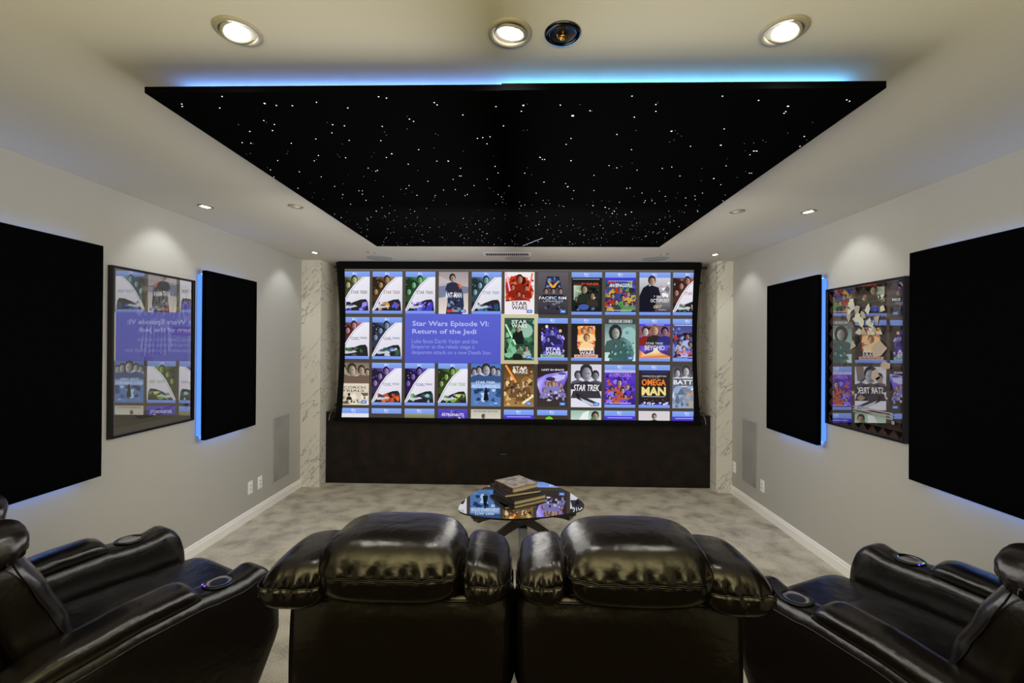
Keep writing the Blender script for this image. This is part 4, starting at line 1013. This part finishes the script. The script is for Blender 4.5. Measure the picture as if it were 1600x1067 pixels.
TOP = [(0, .535), (.275, .618), (.50, .648), (.68, .658), (.70, .652), (.84, .652), (.89, .672), (1.0, .672)]
def arm(parent, cx, hw=.088, cup=True, leds=None, y0=.0):
    st_ = []
    ys = [y0+.0, y0+.01, y0+.03]+[y0+.06+i*(.84-y0)/18 for i in range(19)]+[.92, .935, .95, .962, .974, .984, .990, .994]
    for y in ys:
        e_ = max(0, (y0+.03-y)/.03); f_ = max(0, (y-.90)/.096)
        ztop = interp(TOP, min(y, .90))
        if y > .90: ztop = .672-.15*(1-math.sqrt(max(0, 1-f_*f_)))
        st_.append((y, hw*(1-.12*e_)-.012*f_**3, .06, ztop-.02*e_))
    am = loft(MB(), st_, 36, 5.0, None, cx)
    am.v = [(x, y-max(0, .36-z)*.5*max(0, min(1, (y-.6)/.35)), z) for x, y, z in am.v]   # toe recess under the front
    o = am.build('arm', parent, LE)
    # pad on top, rounded front end
    P = []
    for k in range(26):
        y = y0+.02+(.675-y0-.02)*k/25; t = k/25
        z = interp(TOP, y); r = 1-max(0, (t-.86)/.14)**2*.75; r2 = math.sqrt(max(.03, 1-max(0, (t-.88)/.12)**2)); r3 = min(1, (k+1)/3)
        P.append((y, (hw-.004)*(.72+.28*r2)*(.8+.2*r3), z-.03, z+.060*r2*r3))
    P.append((.683, hw*.4, interp(TOP, .68)-.02, interp(TOP, .68)+.002))
    loft(MB(), P, 28, 2.7, None, cx).build('arm_pad', parent, LE)
    # piping lines on both top edges
    for sg in (-1, 1):
        MB().tube([(cx+sg*(hw*.985), y0+.04+(.86-y0)*k/24, interp(TOP, y0+.04+(.86-y0)*k/24)-.042) for k in range(25)], .0028, None, 6).build('piping', o, LE)
    if cup:
        zc = .652
        ch = MB().lathe([(.050, -.004), (.060, .0), (.063, .003), (.058, .006), (.047, .005), (.045, -.002)], (cx, .775, zc), n=32).build('cup_holder', parent, M['black'])
        MB().lathe([(.001, .0025), (.030, .0025), (.043, .0035), (.046, .0055)], (cx, .775, zc), n=28).build('cup_insert', ch, M['chrome'])
        if leds:
            for k, m_ in enumerate(leds):
                x_ = cx+.012-.022*k
                MB().lathe([(.0045, 0), (.0035, .003), (.0005, .004)], (cx-.030+.020*k, .775-.050-.003*(k == 1), zc+.004), n=10).build('control_button', parent, m_)
    return o

def seat(parent, cx, hw, yend=1.05, foot=True):
    def dfs(q, w):
        q[2] += .004*(1-w[0]**2)*(1 if w[2] > 0 else 0)-.02*max(0, w[1])**3
        return q
    pillow(MB(), (cx, .57, .43), (hw, .36, .085), 6, 20, dfs).build('seat_cushion', parent, LE)
    if foot:
        pillow(MB(), (cx, yend-.16, .425), (hw-.004, .165, .085), 6, 20).build('footrest', parent, LE)
        MB().box((cx-hw+.01, yend-.20, .05), (cx+hw-.01, yend-.03, .36), None, .03).build('footrest_panel', parent, LE)

def base(parent, x0, x1, y1=.86): MB().box((x0, .08, 0), (x1, y1, .10), None, .01).build('base', parent, M['black'])

def recliner(name, loc_, rz, label, leds_l=None, leds_r=None):
    e = empty(name, loc_, rz, label, 'recliner')
    backrest(e, 0, .312, 1.3, None)
    headrest(e, 0, 21); shoulder(e, -.275, -1, .088, 31, .035); shoulder(e, .275, 1, .088, 32, .035)
    seat(e, 0, .315); arm(e, -.408, leds=leds_l); arm(e, .408, leds=leds_r)
    base(e, -.46, .46)
    return e
recliner('recliner', (-1.992, 1.395, 0), -math.radians(27.9), 'black leather recliner at the left, turned toward the screen centre', None, [M['led_p'], M['led_p']])
recliner('recliner', (1.803, 1.33, 0), math.radians(25.5), 'black leather recliner at the right, turned toward the screen centre', None, [M['led_p'], M['led_p'], M['led_g']])

ls = empty('reclining_loveseat', (-.02, 1.235, 0), 0, 'black leather two seat recliner sofa seen from behind in the centre', 'sofa')
for cx, sg, sd_ in ((-.324, -1, 5), (.323, 1, 6)):
    backrest(ls, cx, .316, sd_, None)
    headrest(ls, cx+(.018*sg), 40+sd_)
    shoulder(ls, cx+sg*.288, sg, .104, 50+sd_, .045, 1.003 if sg < 0 else 1.008, .065)
    shoulder(ls, cx-sg*.246, -sg, .070, 60+sd_, .012, 1.019, .056)
    seat(ls, cx+(-sg*.04), .255)
    arm(ls, cx+sg*.295, .07, True, None, .16)
base(ls, -.62, .62)

# ------------------------------------------------------------------ lights
def area(name, loc_, aim, sx_, sy_, power, col):
    l = bpy.data.lights.new(name, 'AREA'); l.shape = 'RECTANGLE'; l.size = sx_; l.size_y = sy_; l.energy = power; l.color = col
    o = bpy.data.objects.new(name, l); COL.objects.link(o); o.location = loc_
    o.rotation_euler = Vector(aim).to_track_quat('-Z', 'Y').to_euler(); return o
# warm lamp at the rear, then an added unseen fill for the ceiling
area('rear_ceiling_lamp', (-.1, -1.3, 2.55), (0, .35, -1), 2.6, .5, 10, (1, .78, .42))
area('rear_ceiling_fill', (-.1, -.9, 1.75), (0, 0, 1), 3.4, .6, 150, (1, .88, .46))
# added neutral fills floating mid-room to brighten the walls, no fixtures
area('wall_fill', (-.10, 2.8, 1.75), (-1, 0, 0), 3.0, .9, 34, (1, .97, .90))
area('wall_fill', (-.08, 2.8, 1.75), (1, 0, 0), 3.0, .9, 34, (1, .97, .90))
area('front_fill', (-.1, 2.6, 1.9), (0, 1, -.25), 2.2, .8, 24, (1, .97, .90))  # unseen fill added to brighten the screen end

w = bpy.data.worlds.new('world'); S.world = w; w.use_nodes = True
w.node_tree.nodes['Background'].inputs[0].default_value = (.05, .05, .05, 1)

# ------------------------------------------------------------------ camera and colour
cd = bpy.data.cameras.new('camera'); co = bpy.data.objects.new('camera', cd); COL.objects.link(co)
cd.sensor_fit = 'HORIZONTAL'; cd.sensor_width = 36; cd.lens = F/1600*36; cd.clip_start = .02
mw = Matrix((( RI.x, UP.x, -FW.x, CAM.x), (RI.y, UP.y, -FW.y, CAM.y), (RI.z, UP.z, -FW.z, CAM.z), (0, 0, 0, 1)))
co.matrix_world = mw
S.camera = co
S.view_settings.view_transform = 'Standard'; S.view_settings.look = 'None'
S.cycles.use_denoising = True
S.cycles.max_bounces = 10; S.cycles.diffuse_bounces = 5; S.cycles.glossy_bounces = 5; S.cycles.transparent_max_bounces = 12
S.cycles.sample_clamp_indirect = 4.0; S.cycles.caustics_reflective = False; S.cycles.caustics_refractive = False
